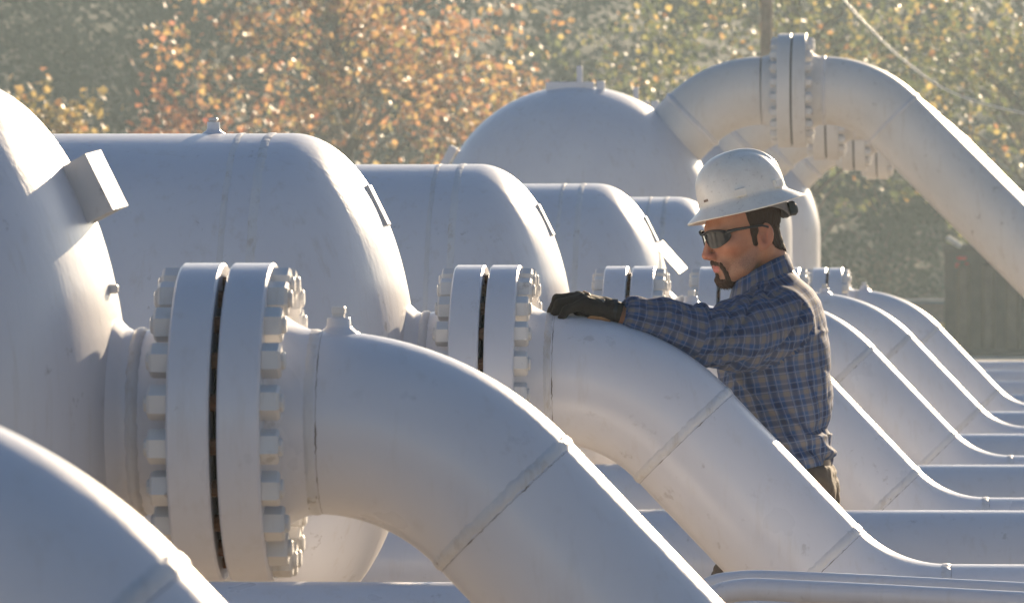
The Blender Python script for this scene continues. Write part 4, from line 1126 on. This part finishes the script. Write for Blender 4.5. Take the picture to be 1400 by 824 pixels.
# trousers and boots ---------------------------------------------------------------------------
LEG_L = [(mp(1086, 668, -0.02), .098), (mp(1040, 752, -0.035), .088), (mp(972, 870, -0.05), .070), (mp(985, 1010, -0.045), .066), (mp(998, 1180, -0.04), .058)]
LEG_R = [(mp(1092, 668, 0.14), .098), (mp(1112, 780, 0.15), .088), (mp(1118, 900, 0.15), .070), (mp(1124, 1040, 0.15), .066), (mp(1130, 1180, 0.15), .058)]
lo4 = np.array([-0.26, -0.18, 0.06]); hi4 = np.array([0.27, 0.30, 1.14]); h4 = 0.0075
g = grid(lo4, hi4, h4); cx, a_, b_, cyy = prof_(g[..., 2])
hip = ellipsoid(g, mp(1088, 662, .06), (.100, .172, .13)); wst = np.maximum(capsule(g, mp(1086, 632, .06), mp(1087, 670, .06), .085), g[..., 2] - mp(0, 630)[2])
dP = smin(smin(hip, chain(g, LEG_L), 0.04), chain(g, LEG_R), 0.04); dP = np.maximum(dP, g[..., 2] - mp(0, 634)[2])
Vp, Qp = nets(dP, lo4, h4); Vp = relax(Vp, Qp, 2); Np = vnormals(Vp, Qp)
dd = np.array([0.009 * (ridge(noise.noise(Vector((x[0] * 12 + x[2] * 9, x[1] * 8, x[2] * 16)))) ** 3 - 0.35) + 0.004 * ridge(noise.noise(Vector(x * 34))) ** 3 for x in Vp])
tr = qmesh('trousers', Vp + Np * dd[:, None], Qp, TROUSER, man)
uvb = band_mesh(mp(1086, 642, .06), mp(1085, 633, .06), .10, .10)
Vb_ = [np.array([ (q[0] - mp(1086, 640)[0]) * 0.92 + mp(1086, 640)[0], (q[1] - .06) * 1.6 + .06, q[2]]) for q in uvb[0]]
mesh_obj('belt', Vb_, uvb[1], BELTM, tr, sharp=50)
for C in (LEG_L, LEG_R):
    a = C[-1][0]; lo5 = a + np.array([-0.24, -0.07, -0.12]); lo5[2] = -0.01; hi5 = a + np.array([0.10, 0.07, 0.1])
    g = grid(lo5, hi5, 0.008); toe = np.array([a[0] - 0.16, a[1] - 0.01, 0.045]); heel = np.array([a[0] + 0.03, a[1], 0.045])
    d = smin(capsule(g, heel, toe, .044, .047), capsule(g, np.array([a[0], a[1], .06]), a + np.array([0, 0, .06]), .05), .04); d = np.maximum(d, 0.002 - g[..., 2])
    Vq, Qq = nets(d, lo5, 0.008); qmesh('boot', Vq, Qq, BOOTM, man)

# gloves -----------------------------------------------------------------------------------------
def glove(name, W, Kn, PI, TI, thumb, palm_r, lo_, hi_, seed, heel=None):
    lo_ = np.array(lo_); hi_ = np.array(hi_); st = 0.0026; g = grid(lo_, hi_, st); W = np.array(W); d = None
    kc = np.mean(Kn, 0)
    for k in range(4):
        m_ = capsule(g, W + (Kn[k] - kc) * 0.35, Kn[k] * 0.9 + W * 0.1, palm_r * 0.92, palm_r * 0.78); d = m_ if d is None else smin(d, m_, 0.014)
    for k in range(4):
        r_ = (0.0130, 0.0135, 0.0130, 0.0120)[k]
        f = smin(capsule(g, Kn[k], PI[k], r_ + 0.0015, r_), capsule(g, PI[k], TI[k], r_, r_ - 0.0012), 0.004)
        d = smin(d, f, 0.0045)
    if heel is not None: d = smin(d, capsule(g, heel[0], heel[1], 0.019, 0.015), 0.016)
    t = smin(capsule(g, thumb[0], thumb[1], .0165, .013), capsule(g, thumb[1], thumb[2], .013, .0105), .005); d = smin(d, t, .008)
    c = capsule(g, W, W + (W - kc) / np.linalg.norm(W - kc) * 0.035, palm_r * 1.18, palm_r * 1.28)
    d = smin(d, c, .012); ax = (W - kc) / np.linalg.norm(W - kc); d = np.maximum(d, (g - W) @ ax - 0.034)
    V_, Q_ = nets(d, lo_, st); N_ = vnormals(V_, Q_)
    dd = np.array([0.0016 * noise.noise(Vector(x * 70)) + 0.0012 * (ridge(noise.noise(Vector((x[0] * 60, x[1] * 60, x[2] * 110)))) ** 3) for x in V_])
    return qmesh(name, V_ + N_ * dd[:, None], Q_, GLOVE, man)
dyk = [-0.400, -0.424, -0.447, -0.466]
Kn = [mp(785, 408, dyk[0]), mp(788, 407, dyk[1]), mp(792, 410, dyk[2]), mp(798, 416, dyk[3])]
PI = [mp(764, 409, dyk[0] + .002), mp(762, 409, dyk[1]), mp(765, 415, dyk[2] - .002), mp(774, 424, dyk[3] - .003)]
TI = [mp(752, 431, dyk[0] + .002), mp(751, 435, dyk[1]), mp(755, 438, dyk[2] - .002), mp(765, 440, dyk[3] - .003)]
TH_ = [mp(820, 424, -0.385), mp(806, 424, -0.350), mp(795, 425, -0.325)]
gl = glove('glove', mp(829, 424, -0.415), Kn, PI, TI, TH_, 0.0255, mp(730, 464, -0.50), mp(868, 384, -0.27), 1, (mp(824, 433, -0.425), mp(790, 430, -0.430)))
# tan piping over the back of the hand, wrist strap and its oval badge
pts = [mp(798, 399, -0.420), mp(804, 402, -0.438), mp(808, 408, -0.452), mp(811, 417, -0.460)]
mesh_obj('tan_piping', *tube([Vector(p_) for p_ in pts], [.0035, .0045, .0045, .003], 10), TAN, gl, sharp=None)
pts = [mp(796, 440, -0.452), mp(808, 434, -0.452), mp(822, 434, -0.447), mp(834, 440, -0.442)]
mesh_obj('tan_palm_edge', *tube([Vector(p_) for p_ in pts], [.003, .0055, .006, .004], 10), TAN, gl, sharp=None)
V_, F_, _ = band_mesh(mp(833, 425, -0.416), mp(841, 426.5, -0.413), .0290, .0302, th=.0018)
mesh_obj('wrist_strap', V_, F_, BLACKP, gl, sharp=50)
bd = xform(lathe([(0, 0.0003), (0, 0.010), (0.002, 0.0085), (0.002, 0.0003)], 20), Matrix.Translation(Vector(mp(822, 411, -0.446))) @ Matrix.Rotation(R(-90), 4, 'Z') @ Matrix.Rotation(R(-35), 4, 'Y') @ Matrix.Scale(0.6, 4, (0, 0, 1)))
mesh_obj('strap_badge', *bd, GREYSTRAP, gl, sharp=40)
W2 = mp(1040, 655, 0.24); Kn2 = [W2 + np.array([-.02, y_, -.085]) for y_ in (-.034, -.011, .011, .032)]
glove('glove', W2, Kn2, [k_ + np.array([-.008, 0, -.034]) for k_ in Kn2], [k_ + np.array([.006, 0, -.060]) for k_ in Kn2], [W2 + np.array([-.02, -.03, -.03]), W2 + np.array([-.045, -.035, -.065]), W2 + np.array([-.04, -.03, -.09])], 0.0235, W2 + np.array([-.11, -.09, -.19]), W2 + np.array([.09, .09, .075]), 2)
